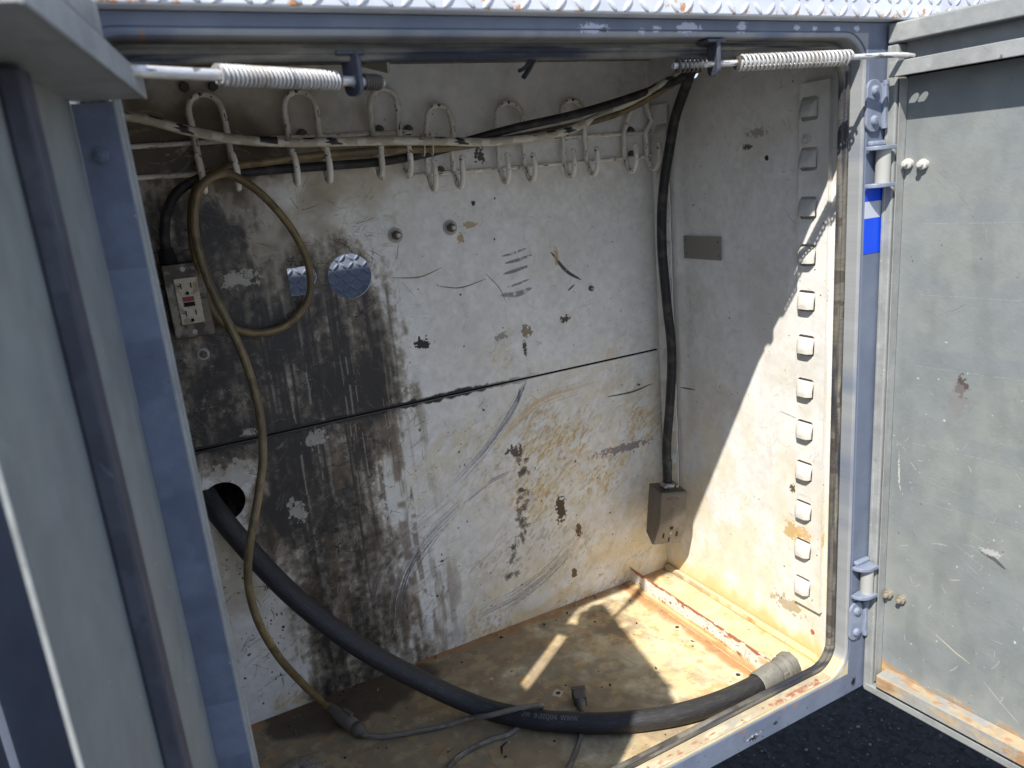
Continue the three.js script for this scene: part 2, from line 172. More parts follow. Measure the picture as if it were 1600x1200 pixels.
  T.swoosh([[-0.15, 0.45], [-0.28, 0.44], [-0.38, 0.39]], 0.014, 36, [[206, 170, 110], [190, 150, 90]], [0.25, 0.6]);
    T.swoosh([[-0.35, 0.318], [-0.40, 0.308], [-0.47, 0.275]], 0.005, 22, [[120, 114, 118], [150, 144, 146]], [0.3, 0.7]);
  arc([[-0.13, 0.415], [-0.07, 0.413], [-0.02, 0.42]], 0.004, [58, 56, 54], 0.9, 0.2);
  arc([[-0.235, 0.71], [-0.205, 0.672], [-0.175, 0.652]], 0.007, [66, 64, 62], 0.95, 0.3); arc([[-0.19, 0.645], [-0.205, 0.636]], 0.004, [74, 70, 66], 0.9, 0.2);
  for (const [x, y, l] of [[-0.335, 0.715, 0.05], [-0.33, 0.702, 0.055], [-0.335, 0.684, 0.05], [-0.33, 0.66, 0.045]]) arc([[x, y], [x + l * 0.5, y + 0.003], [x + l, y + 0.008]], rr(0.004, 0.007), [112, 112, 112], 0.8, 0.4);
  arc([[-0.345, 0.648], [-0.31, 0.645], [-0.28, 0.652]], 0.011, [126, 124, 126], 0.8, 0.4);
  arc([[-0.54, 0.705], [-0.49, 0.70], [-0.45, 0.71]], 0.0022, [90, 84, 74], 0.9, 0.2); arc([[-0.46, 0.68], [-0.42, 0.672], [-0.37, 0.68]], 0.0022, [80, 78, 72], 0.9, 0.2); arc([[-0.37, 0.69], [-0.345, 0.66], [-0.335, 0.635]], 0.0018, [100, 92, 84], 0.8, 0.2);
  T.blob(-0.5, 0.588, 0.014, 0.010, [34, 32, 30], 1, 0.9); T.blob(-0.305, 0.545, 0.004, 0.013, [60, 54, 44], 0.9, 0.8); T.blob(-0.35, 0.575, 0.012, 0.006, [140, 136, 130], 0.8, 0.9); T.blob(-0.3, 0.575, 0.01, 0.01, [112, 92, 62], 0.7, 0.9);
  T.blob(-0.345, 0.355, 0.016, 0.010, [78, 66, 58], 0.9, 0.9); T.blob(-0.255, 0.21, 0.010, 0.024, [64, 48, 34], 0.95, 0.9); T.blob(-0.218, 0.155, 0.007, 0.014, [92, 64, 38], 0.95, 0.7); T.blob(-0.235, 0.065, 0.006, 0.01, [84, 60, 40], 0.9, 0.7);
  for (let i = 0; i < 60; i++) { const t = rnd(); T.blob(-0.33 - 0.045 * t * t + rr(-0.012, 0.012), 0.345 - 0.24 * t, rr(0.002, 0.008), rr(0.002, 0.009), [70, 62, 54], rr(0.25, 0.7), 0.9); }
  T.blob(-0.215, 0.585, 0.009, 0.006, [70, 56, 40], 0.9, 0.9); T.blob(-0.225, 0.70, 0.004, 0.016, [190, 160, 110], 0.8, 0.6); T.blob(-0.39, 0.775, 0.012, 0.006, [186, 164, 130], 0.9, 0.4); T.blob(-0.41, 0.755, 0.006, 0.008, [176, 146, 106], 0.8, 0.7); T.blob(-0.38, 0.81, 0.004, 0.004, [40, 38, 36], 1, 0.6); T.blob(-0.36, 0.885, 0.008, 0.012, [70, 64, 58], 0.9, 0.9); T.blob(-0.10, 0.30, 0.06, 0.008, [120, 108, 110], 0.7, 1.0);
  return T.grain(0.05, 60, 99).done();
})();
const sideTex = (() => { // right-hand wall, across = -z
  const T = new Tex(-0.12, -0.01, 0.52, 1.06, 720, 1460, [234, 232, 226]);
  T.lay([214, 206, 190], (x, y) => 0.4 * ss(0.5, 0.66, fbm(x * 12, y * 12, 5, 111)));
  T.lay([212, 206, 192], (x, y) => 0.4 * ss(0.42, 0.7, fbm(x * 9, y * 6, 4, 112) * 0.5 + fbm(x * 150, y * 150, 3, 113) * 0.5));
  T.lay([226, 212, 178], (x, y) => 0.6 * ss(0.46, 0.66, fbm(x * 22, y * 14, 5, 121) * 0.8 + ss(0.55, 0.0, y) * 0.2) * ss(0.62, 0.1, y));
  T.lay([216, 184, 122], (x, y) => 0.8 * ss(0.05, 0.005, y + (fbm(x * 40, y * 20, 3, 131) - 0.5) * 0.05));
  T.scratches(330, [-0.08, 0.02, 0.38, 0.6], [0.003, 0.016], [0.0004, 0.001], [[130, 118, 94], [100, 94, 84], [180, 156, 112]], [0.15, 0.55]); T.scuffs(70, [-0.08, 0.02, 0.38, 0.55], [0.008, 0.03], [[130, 120, 98], [176, 154, 114]], [0.2, 0.55]);
  T.scratches(110, [-0.08, 0.55, 0.38, 1.0], [0.004, 0.025], [0.0005, 0.0013], [[110, 106, 98], [150, 144, 130]], [0.2, 0.6]);
  T.chips(60, [-0.08, 0.03, 0.38, 0.98], [0.0006, 0.0022], [[70, 58, 44], [40, 36, 34]]);
  T.blob(0.13, 0.86, 0.01, 0.004, [60, 56, 52], 0.8, 0.9); T.blob(0.09, 0.84, 0.004, 0.004, [24, 22, 22], 1, 0.3); T.blob(0.11, 0.88, 0.02, 0.006, [150, 144, 134], 0.7, 0.9);
  T.stroke([[0.315, 0.42], [0.27, 0.424]], 0.003, [54, 50, 46], 0.9, 0.2); T.stroke([[0.06, 0.43], [0.02, 0.425]], 0.0015, [110, 96, 80], 0.8, 0.2); T.blob(0.03, 0.30, 0.006, 0.006, [90, 76, 56], 0.9, 1);
  T.blob(0.03, 0.22, 0.02, 0.016, [196, 152, 82], 0.6, 0.9); T.blob(0.0, 0.23, 0.015, 0.01, [214, 160, 90], 0.6, 0.9); T.blob(0.04, 0.075, 0.03, 0.012, [150, 128, 84], 0.5, 1); T.blob(-0.015, 0.048, 0.004, 0.005, [186, 92, 72], 1, 0.4);
  return T.grain(0.04, 60, 141).done();
})();
const floorTex = (() => { // across = x, up = -z
  const T = new Tex(-1.08, -0.12, 1.09, 0.51, 1400, 655, [216, 200, 164]);
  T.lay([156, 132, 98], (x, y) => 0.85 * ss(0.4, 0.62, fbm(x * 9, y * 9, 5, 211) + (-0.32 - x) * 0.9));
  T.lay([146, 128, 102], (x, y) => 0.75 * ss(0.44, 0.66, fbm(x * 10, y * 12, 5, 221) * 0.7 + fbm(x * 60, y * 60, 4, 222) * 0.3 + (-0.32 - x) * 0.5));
  T.lay([196, 172, 128], (x, y) => 0.5 * ss(0.55, 0.68, fbm(x * 50, y * 50, 5, 223)));
  T.lay([226, 202, 152], (x, y) => 0.8 * ss(0.5, 0.64, fbm(x * 26, y * 26, 5, 231)) * ss(-0.4, -0.2, x));
  T.lay([190, 146, 94], (x, y) => 0.5 * ss(0.56, 0.72, fbm(x * 60, y * 60, 5, 241) * 0.7 + fbm(x * 14, y * 14, 3, 242) * 0.3));
  T.lay([176, 126, 78], (x, y) => 0.7 * ss(0.024, 0.006, Math.abs(y - 0.3755) + (fbm(x * 40, y * 40, 3, 242) - 0.5) * 0.03) + 0.8 * ss(0.02, 0.004, Math.abs(x + 0.118) + (fbm(x * 40, y * 40, 3, 243) - 0.5) * 0.02));
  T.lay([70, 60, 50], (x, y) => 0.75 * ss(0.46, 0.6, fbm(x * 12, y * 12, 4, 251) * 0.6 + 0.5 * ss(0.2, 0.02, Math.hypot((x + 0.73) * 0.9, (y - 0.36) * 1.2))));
  T.scratches(420, [-1.0, -0.1, 0, 0.37], [0.004, 0.03], [0.0006, 0.0016], [[96, 78, 58], [226, 206, 160], [70, 58, 46]], [0.2, 0.65]);
  T.chips(170, [-1.0, -0.1, 0, 0.37], [0.0007, 0.003], [[60, 44, 32], [150, 96, 50], [230, 216, 186]]);
  for (const [x, z] of [[-0.13, -0.187], [-0.138, -0.02], [-0.415, -0.153]]) { T.blob(x, -z, 0.009, 0.009, [236, 226, 196], 0.7, 0.4); T.blob(x, -z, 0.0042, 0.0042, [70, 50, 44], 1, 0.2); }
  T.stroke([[-0.56, 0.08], [-0.553, 0.095], [-0.54, 0.1]], 0.004, [26, 24, 22], 1, 0);
  return T.grain(0.07, 70, 261).done();
})();
const frameTex = (() => { // outer face of the truck body: blue-grey paint, dusty sill, chips
  const T = new Tex(-1.15, -0.03, 1.3, 1.1, 1400, 1184, [106, 115, 133]);
  T.lay([122, 130, 145], (x, y) => 0.5 * ss(0.46, 0.64, fbm(x * 14, y * 5, 4, 311)));
  const ring = (x, y) => x > -0.942 && x < -0.0325 && y > 0.038 && y < 0.982;
  T.lay([168, 168, 164], (x, y) => (ring(x, y) ? 0.8 * ss(0.28, 0.5, fbm(x * 10, y * 6, 4, 321)) : 0));
  T.lay([208, 192, 154], (x, y) => (ring(x, y) ? 0.95 * ss(0.4, 0.56, fbm(x * 20, y * 20, 4, 331) * 0.6 + 0.5 * ss(0.085, 0.045, y) - 0.1) : 0));
  T.lay([196, 128, 70], (x, y) => (ring(x, y) ? 0.9 * ss(0.66, 0.76, fbm(x * 50, y * 24, 4, 341) * 0.8 + 0.16 * ss(0.25, 0.08, y) * ss(-0.05, -0.03, x)) : 0));
  for (let i = 0; i < 16; i++) T.blob(rr(-0.3, -0.07), rr(0.030, 0.036), rr(0.001, 0.005), rr(0.0008, 0.0022), [168, 110, 92], rr(0.5, 1), 0.9);
  T.chips(20, [-0.45, 0.0, 0, 0.03], [0.0008, 0.004], [[36, 36, 42], [60, 58, 62]]); T.blob(-0.018, 0.018, 0.004, 0.008, [24, 24, 28], 1, 0.8); T.blob(-0.235, 0.014, 0.012, 0.004, [206, 204, 200], 0.8, 0.9); T.blob(-0.235, 0.012, 0.008, 0.003, [40, 40, 46], 1, 0.9); T.blob(-0.19, 0.018, 0.004, 0.003, [50, 48, 52], 1, 0.8);
  for (const [x, y, a, b] of [[-0.452, 0.9845, 0.017, 0.0045], [-0.327, 0.9855, 0.015, 0.0065], [-0.248, 0.987, 0.007, 0.006], [-0.39, 0.982, 0.004, 0.003], [-0.37, 0.984, 0.006, 0.003], [-0.16, 0.987, 0.005, 0.003], [-0.13, 0.986, 0.004, 0.003], [-0.09, 0.986, 0.005, 0.003], [-0.055, 0.987, 0.005, 0.003]]) T.blob(x, y, a, b, [196, 200, 216], 0.95, 0.6);
  T.blob(-0.44, 0.983, 0.005, 0.002, [60, 54, 54], 0.9, 0.6);
  T.scratches(180, [-0.5, 0, 0.1, 1.0], [0.003, 0.016], [0.0005, 0.0012], [[92, 98, 112], [190, 194, 204]], [0.2, 0.6]);
  return T.grain(0.05, 60, 351).done();
})();
const sealTex = (() => { // weathered rubber, streaked along its length
  const T = new Tex(-1.15, -0.03, 1.3, 1.1, 1200, 1015, [42, 44, 53]); const along = (x, y, k, q, o, sd) => (y < 0.085 || y > 0.94 ? fbm(x * q, y * k, o, sd) : fbm(x * k, y * q, o, sd));
  T.lay([120, 113, 98], (x, y) => 0.8 * ss(0.3, 0.56, along(x, y, 160, 8, 4, 411)));
  T.lay([152, 144, 126], (x, y) => 0.5 * ss(0.52, 0.68, along(x, y, 220, 12, 4, 421)));
  T.lay([62, 57, 52], (x, y) => (y < 0.93 ? 0.75 * ss(0.56, 0.68, along(x, y, 260, 16, 4, 431)) : 0));
  T.lay([60, 54, 48], (x, y) => (y < 0.93 ? 0.6 * ss(0.64, 0.7, fbm(x * 60, y * 60, 4, 432)) : 0));
  return T.grain(0.1, 90, 441).done();
})();
const doorTex = (sd, base) => { // inner door panel, grey paint: across = along the door
  const T = new Tex(-0.05, -0.05, 0.6, 1.12, 700, 1300, base);
  T.lay([base[0] + 14, base[1] + 12, base[2] + 6], (x, y) => 0.45 * ss(0.44, 0.66, fbm(x * 12, y * 12, 5, sd)));
  T.lay([base[0] - 18, base[1] - 18, base[2] - 18], (x, y) => 0.3 * ss(0.5, 0.7, fbm(x * 30, y * 8, 5, sd + 1)));
  T.scratches(150, [0, 0, 0.5, 0.5], [0.003, 0.02], [0.0005, 0.0014], [[206, 206, 196], [112, 112, 110], [210, 200, 160]], [0.3, 0.9]);
  T.scratches(50, [0, 0.5, 0.5, 1.0], [0.003, 0.018], [0.0005, 0.0012], [[196, 198, 192], [120, 120, 120]], [0.2, 0.6]);
  T.chips(240, [0, 0, 0.5, 0.6], [0.0005, 0.0018], [[222, 222, 214], [206, 200, 180]], [0.4, 1]);
  T.chips(40, [0, 0, 0.5, 1], [0.0006, 0.002], [[70, 70, 72]], [0.5, 1]);
  T.scuffs(26, [0, 0, 0.45, 0.9], [0.01, 0.05], [[base[0] + 40, base[1] + 40, base[2] + 36], [base[0] - 36, base[1] - 36, base[2] - 34]], [0.2, 0.6]);
  if (sd === 500) {
    for (const y of [0.75, 0.655, 0.555, 0.44, 0.355]) { T.lay([base[0] - 12, base[1] - 11, base[2] - 5], (x, yy) => 0.3 * ss(0.016, 0.010, Math.abs(yy - y)) * ss(0.03, 0.06, x) * ss(0.3, 0.5, fbm(x * 30, yy * 30, 3, 77))); T.stroke([[0.05, y - 0.012], [0.2, y - 0.010], [0.45, y - 0.012]], 0.0012, [184, 187, 183], 0.4, 0.45, 0); }
    T.blob(0.112, 0.525, 0.008, 0.014, [82, 70, 66], 0.85, 0.95); T.blob(0.105, 0.505, 0.013, 0.022, [132, 130, 128], 0.6, 0.9); T.stroke([[0.15, 0.298], [0.17, 0.292], [0.185, 0.283]], 0.006, [84, 84, 84], 0.9, 0.2); T.blob(0.165, 0.30, 0.012, 0.005, [200, 200, 198], 0.7, 0.8); T.stroke([[0.03, 0.41], [0.033, 0.36], [0.036, 0.35]], 0.003, [214, 214, 208], 0.8, 0.4);
    T.stroke([[0.1, 0.14], [0.13, 0.125], [0.15, 0.118]], 0.0016, [216, 212, 170], 0.9, 0.1); T.stroke([[0.17, 0.10], [0.2, 0.075], [0.22, 0.06]], 0.0016, [196, 192, 180], 0.7, 0.3);
    T.lay([172, 130, 94], (x, y) => 0.75 * ss(0.42, 0.64, fbm(x * 70, y * 26, 5, 511) * 0.5 + 0.4 * ss(0.066, 0.036, y - (fbm(x * 30, 1, 2, 512) - 0.5) * 0.02)));
    T.lay([214, 178, 120], (x, y) => 0.8 * ss(0.5, 0.66, fbm(x * 22, y * 60, 4, 513)) * ss(0.055, 0.04, y));
  }
  return T.grain(0.05, 50, sd + 9).done();
};
const ledgeTex = (() => { const T = new Tex(0, -0.1, 0.5, 0.2, 800, 320, [160, 158, 152]); T.lay([190, 166, 128], (x, y) => 0.8 * ss(0.42, 0.6, fbm(x * 24, y * 50, 5, 531))); T.lay([168, 120, 82], (x, y) => 0.65 * ss(0.56, 0.7, fbm(x * 60, y * 90, 5, 532) * 0.7 + fbm(x * 12, y * 12, 2, 534) * 0.3)); return T.grain(0.07, 80, 533).done(); })();
const sillTex = (() => { // across = x, up = z
  const T = new Tex(-0.92, 0.085, 0.87, 0.035, 1500, 60, [206, 194, 164]); T.lay([176, 160, 128], (x, y) => 0.7 * ss(0.44, 0.62, fbm(x * 40, y * 60, 5, 541))); T.lay([158, 156, 152], (x, y) => 0.7 * ss(0.52, 0.66, fbm(x * 14, y * 40, 4, 542)));
  for (let i = 0; i < 60; i++) { const c = rnd() < 0.6 ? rr(-0.2, -0.09) : rr(-0.5, -0.07); T.blob(c, rr(0.1, 0.111), rr(0.001, 0.006), rr(0.0008, 0.0028), [[172, 98, 78], [150, 92, 66], [186, 130, 104]][i % 3], rr(0.5, 1), 0.95); } return T.grain(0.06, 90, 543).done(); })();
const wearTex = (sd, base, pale) => { const T = new Tex(0, 0, 0.4, 0.4, 420, 420, base); const sh = (k) => base.map((v) => v + k);
  T.lay(sh(14), (x, y) => 0.6 * ss(0.46, 0.64, fbm(x * 16, y * 16, 5, sd))); T.lay(sh(-16), (x, y) => 0.5 * ss(0.52, 0.66, fbm(x * 30, y * 30, 5, sd + 1)));
  T.scratches(60, [0, 0, 0.4, 0.4], [0.004, 0.03], [0.0005, 0.0014], [pale, sh(-30)], [0.2, 0.7]); T.chips(46, [0, 0, 0.4, 0.4], [0.0006, 0.0036], [pale, [70, 62, 58], [140, 100, 76]], [0.5, 1]); return T.grain(0.06, 90, sd + 2).done(true); };
const dividerTex = (() => { // folded angle on the floor: across = -z
  const T = new Tex(-0.1, -0.01, 0.5, 0.06, 900, 108, [222, 218, 208]);
  T.lay([208, 172, 112], (x, y) => 0.9 * ss(0.46, 0.6, fbm(x * 20, y * 40, 4, 611) * 0.7 + 0.35 * ss(0.016, 0.002, y)));
  T.lay([158, 96, 66], (x, y) => 0.92 * ss(0.5, 0.6, fbm(x * 70, y * 120, 4, 621) * 0.75 + 0.3 * ss(0.028, 0.034, y)));
  T.chips(30, [0, 0.004, 0.36, 0.03], [0.001, 0.004], [[160, 98, 56], [120, 84, 56]]); T.scratches(60, [0, 0, 0.36, 0.034], [0.004, 0.02], [0.0006, 0.0014], [[110, 90, 66]], [0.4, 0.8]);
  return T.grain(0.05, 80, 631).done();
})();
const wireTex = (() => { // chipped white wire and painted cable: along, around
  const T = new Tex(0, 0, 1, 1, 512, 128, [236, 231, 219]); T.lay([206, 197, 180], (x, y) => 0.7 * ss(0.46, 0.62, fbm(x * 12, y * 4, 4, 711))); T.lay([44, 38, 34], (x, y) => 0.95 * ss(0.71, 0.745, fbm(x * 22, y * 7, 4, 721))); return T.grain(0.06, 30, 731).done(true); })();
const cableTex = (() => { const T = new Tex(0, 0, 1, 1, 512, 128, [216, 210, 194]); T.lay([176, 166, 144], (x, y) => 0.8 * ss(0.44, 0.6, fbm(x * 9, y * 4, 4, 741))); T.lay([40, 40, 44], (x, y) => 0.95 * ss(0.67, 0.72, fbm(x * 6, y * 4, 5, 751))); return T.grain(0.06, 30, 761).done(true); })();
const blackTex = (() => { const T = new Tex(0, 0, 1, 1, 512, 128, [38, 37, 38]); T.lay([98, 90, 80], (x, y) => 0.45 * ss(0.46, 0.7, fbm(x * 14, y * 4, 5, 771))); T.scratches(60, [0, 0, 1, 1], [0.01, 0.08], [0.004, 0.012], [[120, 114, 104]], [0.2, 0.6], [-0.3, 0.3]); return T.grain(0.12, 40, 781).done(true); })();
const yellowTex = (() => { const T = new Tex(0, 0, 1, 1, 512, 128, [118, 102, 70]); T.lay([90, 76, 54], (x, y) => 0.7 * ss(0.44, 0.6, fbm(x * 7, y * 3, 5, 791))); T.lay([146, 126, 86], (x, y) => 0.6 * ss(0.56, 0.66, fbm(x * 10, y * 4, 4, 792))); return T.grain(0.08, 40, 793).done(true); })();
const greyTex = (() => { const T = new Tex(0, 0, 1, 1, 512, 128, [126, 118, 104]); T.lay([92, 84, 72], (x, y) => 0.6 * ss(0.46, 0.64, fbm(x * 8, y * 4, 5, 796))); T.lay([164, 156, 140], (x, y) => 0.5 * ss(0.58, 0.7, fbm(x * 14, y * 5, 4, 797))); return T.grain(0.08, 40, 798).done(true); })();
const rustDust = (() => { const T = new Tex(0, 0, 0.1, 0.1, 256, 256, [150, 142, 126]); T.lay([96, 84, 68], (x, y) => 0.8 * ss(0.46, 0.62, fbm(x * 90, y * 90, 4, 801))); T.lay([190, 180, 160], (x, y) => 0.6 * ss(0.56, 0.68, fbm(x * 130, y * 130, 4, 802))); return T.grain(0.1, 300, 803).done(true); })();
const springTex = (() => { const T = new Tex(0, 0, 1, 1, 256, 64, [214, 213, 210]); T.lay([176, 164, 150], (x, y) => 0.6 * ss(0.54, 0.68, fbm(x * 8, y * 4, 4, 811))); T.lay([90, 86, 84], (x, y) => 0.7 * ss(0.66, 0.72, fbm(x * 12, y * 5, 4, 812))); return T.grain(0.08, 40, 813).done(true); })();
const deckTex = (() => { const T = new Tex(-1.7, 0.98, 2.4, 0.12, 1800, 90, [222, 224, 226]); T.lay([204, 208, 216], (x, y) => 0.6 * ss(0.45, 0.6, fbm(x * 20, y * 20, 4, 821))); for (let i = 0; i < 90; i++) T.blob(rr(-1.3, 0.4), 0.996 + rnd() * rnd() * 0.02, rr(0.001, 0.005), rr(0.001, 0.004), [196, 132, 84], rr(0.4, 0.9), 0.9); return T.grain(0.04, 60, 823).done(); })();
const asphaltTex = (() => { const T = new Tex(0, 0, 1, 1, 1024, 1024, [40, 39, 37]); T.lay([22, 21, 20], (x, y) => 0.9 * ss(0.48, 0.6, fbm(x * 90, y * 90, 3, 831))); T.chips(1600, [0, 0, 1, 1], [0.002, 0.006], [[66, 64, 60], [52, 50, 48], [92, 88, 82]], [0.3, 0.95]); return T.grain(0.2, 200, 832).done(true); })();

const bounceGroundTex = (() => { const T = new Tex(0, 0, 1, 1, 512, 512, [112, 112, 112]); T.lay([96, 96, 95], (x, y) => 0.6 * ss(0.45, 0.6, fbm(x * 20, y * 20, 4, 841))); return T.grain(0.08, 100, 842).done(true); })();
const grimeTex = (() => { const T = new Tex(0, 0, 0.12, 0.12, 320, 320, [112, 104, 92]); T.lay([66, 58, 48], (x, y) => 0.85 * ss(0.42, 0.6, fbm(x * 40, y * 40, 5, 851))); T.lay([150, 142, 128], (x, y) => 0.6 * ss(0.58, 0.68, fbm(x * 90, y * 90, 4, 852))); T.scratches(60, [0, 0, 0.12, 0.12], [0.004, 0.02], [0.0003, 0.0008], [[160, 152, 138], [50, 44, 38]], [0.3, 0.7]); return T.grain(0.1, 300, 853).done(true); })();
const ivoryTex = (() => { const T = new Tex(0, 0, 0.12, 0.12, 320, 320, [200, 190, 166]); T.lay([140, 124, 98], (x, y) => 0.7 * ss(0.48, 0.64, fbm(x * 70, y * 70, 4, 861))); T.chips(90, [0, 0, 0.12, 0.12], [0.0003, 0.0012], [[80, 70, 58]]); return T.grain(0.08, 300, 862).done(true); })();
const bump = (o, s = 0.0006) => ({ ...o, bumpMap: bumpTex, bumpScale: s });
const mat = {
  back: std(bump({ map: backTex, roughness: 0.5 })), side: std(bump({ map: sideTex, roughness: 0.5 })), floor: std(bump({ map: floorTex, roughness: 0.72 }, 0.001)),
  white: std(bump({ color: col(216, 212, 202), roughness: 0.5 })), frame: std(bump({ map: frameTex, roughness: 0.45 }, 0.0004)), blue: std(bump({ map: wearTex(901, [106, 115, 134], [176, 182, 192]), roughness: 0.45 }, 0.0004)), sill: std(bump({ map: sillTex, roughness: 0.7 })),
  seal: std(bump({ map: sealTex, roughness: 0.75 }, 0.002)), dark: std({ color: col(30, 29, 30), roughness: 0.9 }), black: std({ color: col(14, 14, 15), roughness: 0.9 }),
  doorL: std(bump({ map: doorTex(560, [134, 139, 138]), roughness: 0.55 })), doorR: std(bump({ map: doorTex(500, [134, 139, 138]), roughness: 0.5 })), doorEdge: std(bump({ map: wearTex(931, [150, 152, 149], [196, 196, 190]), roughness: 0.5 })),
  ledge: std(bump({ map: ledgeTex, roughness: 0.75 }, 0.001)), divider: std(bump({ map: dividerTex, roughness: 0.65 })),
  wire: std({ map: wireTex, roughness: 0.5 }), cable: std({ map: cableTex, roughness: 0.55 }), rubber: std({ map: blackTex, roughness: 0.6 }), yellow: std({ map: yellowTex, roughness: 0.35 }),
  dusty: std({ map: rustDust, roughness: 0.7 }), coupling: std(bump({ map: wearTex(961, [142, 139, 130], [190, 188, 180]), roughness: 0.5, metalness: 0.2 })), greycord: std({ map: greyTex, roughness: 0.65 }), plastic: std(bump({ color: col(112, 104, 92), roughness: 0.6 })), spring: std({ map: springTex, roughness: 0.36, metalness: 0.3 }), steel: std({ color: col(150, 146, 138), roughness: 0.4, metalness: 0.7 }), deadsteel: std({ color: col(104, 98, 88), roughness: 0.55, metalness: 0.4 }),
  deck: std({ map: deckTex, roughness: 0.5 }), navy: std(bump({ map: wearTex(911, [72, 74, 84], [150, 152, 160]), roughness: 0.5 })), outside: std(bump({ color: col(150, 156, 178), roughness: 0.5 })), hinge: std(bump({ map: wearTex(921, [136, 145, 162], [186, 190, 196]), roughness: 0.45 })), nut: std({ color: col(92, 86, 76), roughness: 0.5, metalness: 0.2 }), stud: std({ color: col(196, 192, 182), roughness: 0.4, metalness: 0.2 }), washer: std({ color: col(168, 164, 156), roughness: 0.5, metalness: 0.2 }), pin: std({ color: col(176, 176, 170), roughness: 0.5 }),
  tapeBlue: std({ color: col(18, 78, 226), roughness: 0.35 }), tapeWhite: std({ color: col(196, 202, 214), roughness: 0.4 }), asphalt: std({ map: asphaltTex, roughness: 0.95, bumpMap: asphaltTex, bumpScale: 0.004 }),
  ivory: std({ map: ivoryTex, roughness: 0.45 }), plate: std({ map: grimeTex, roughness: 0.45, metalness: 0.4 }), red: std({ color: col(140, 34, 44), roughness: 0.45 }), grimeLowBounce: std({ map: grimeTex, roughness: 0.6 }), housing: std(bump({ map: wearTex(941, [98, 91, 81], [150, 142, 128]), roughness: 0.45, metalness: 0.1 })), box: std(bump({ map: grimeTex, roughness: 0.5, metalness: 0.3 })), rustbrown: std({ color: col(96, 58, 40), roughness: 0.8 }),
};

// ---------------------------------------------------------------- ground
{ const g = new THREE.PlaneGeometry(80, 80).rotateX(-Math.PI / 2); const uv = g.attributes.uv; for (let i = 0; i < uv.count; i++) uv.setXY(i, uv.getX(i) * 80, uv.getY(i) * 80); const m = add('ground', g, mat.asphalt, scene); m.position.y = -0.65; m.userData = { kind: 'structure', label: 'dark asphalt pavement below the open truck compartment' };
  const sg = new THREE.IcosahedronGeometry(1, 0), st = new THREE.InstancedMesh(sg, std({ color: col(255, 255, 255), roughness: 0.9 }), 900), mm = new THREE.Matrix4(), qq = new THREE.Quaternion(); seed = 4242;
  for (let i = 0; i < 900; i++) { const r = 0.0012 + 0.0045 * Math.pow(rnd(), 4); qq.setFromEuler(new THREE.Euler(rr(0, 6), rr(0, 6), rr(0, 6))); mm.compose(new THREE.Vector3(rr(-0.1, 1.3), -0.649 + r * 0.4, rr(-0.8, 0.4)), qq, new THREE.Vector3(r * rr(0.8, 1.6), r, r * rr(0.7, 1.3))); st.setMatrixAt(i, mm); const v = rr(40, 130); st.setColorAt(i, col(v + 4, v, v - 6)); }
  st.name = 'loose_grit'; st.castShadow = st.receiveShadow = true; st.userData = { kind: 'stuff', label: 'loose grit scattered on the dark asphalt', category: 'grit' }; scene.add(st);
  const p = new THREE.PlaneGeometry(80, 60).rotateX(-Math.PI / 2), u2 = p.attributes.uv; for (let i = 0; i < u2.count; i++) u2.setXY(i, u2.getX(i) * 80, u2.getY(i) * 60); const c = add('pavement', p, std({ map: bounceGroundTex, roughness: 0.9 }), scene); c.position.set(0, -0.645, 31.2); c.userData = { kind: 'structure', label: 'unseen grey pavement added in front of the truck to bounce sunlight inside' }; }  // pavement out of view, added to bounce sunlight into the compartment

// ---------------------------------------------------------------- truck body with the compartment
const body = thing('truck_body', 'blue-grey service truck body with a dirty white open storage compartment', 'truck body');
const XL = -1.07;
{ // back wall, two panels
  const up = rectS(XL, 0.4905, 0.0028, 1.03);
  up.holes.push(circP(-0.607, 0.717, 0.0355), circP(-0.1, 0.7132, 0.002));
  const sq = new THREE.Path(); sq.moveTo(-0.703, 0.699); sq.lineTo(-0.703, 0.741); sq.lineTo(-0.678, 0.7415); sq.absarc(-0.6765, 0.7255, 0.0165, Math.PI / 2, -Math.PI / 2.6, true); sq.lineTo(-0.6625, 0.698); sq.closePath(); up.holes.push(sq);
  add('upper_back_panel', ext(up, 0.003).translate(0, 0, ZB - 0.003), mat.back, body).userData.label = 'upper back panel with cut-outs and sooty stains';
  const lo = rectS(XL, 0, 0.0028, 0.4862); lo.holes.push(circP(-0.856, 0.398, 0.0325));
  add('lower_back_panel', ext(lo, 0.003).translate(0, 0, ZB - 0.0035), mat.back, body).userData.label = 'lower back panel, scraped and rust stained';
  add('seam_strip', bx(XL, 0.474, ZB - 0.009, 0, 0.503, ZB - 0.006), mat.black, body);
  // closed grimy duct added behind the lower hole to keep it dark
  const d = new THREE.LatheGeometry([[0.001, -0.15], [0.04, -0.15], [0.04, 0.16], [0.0335, 0.16]].map((p) => new THREE.Vector2(...p)), 28); d.rotateX(Math.PI / 2); d.rotateY(0.12); d.translate(-0.874, 0.398, ZB - 0.1645); add('added_duct', d, mat.grimeLowBounce, body);
  // tread plate of the truck bed seen through the cut-outs
  const tp = add('bed_tread_plate', bx(-0.80, 0.5, -0.60, 0.2, 0.95, -0.595), mat.hinge, body);
  const lugs = []; const s0 = new THREE.SphereGeometry(1, 10, 6);
  for (let i = -14; i < 14; i++) for (let j = -10; j < 10; j++) { const g = s0.clone(); g.scale(0.0078, 0.0027, 0.002); g.rotateZ(((i + j) & 1 ? 1 : -1) * 0.785); g.translate(-0.60 + i * 0.0142, 0.70 + j * 0.0142, -0.595); lugs.push(g); }
  const lg = add('tread_lugs', lugs, mat.hinge, tp); lg.userData.kind = 'stuff';
}
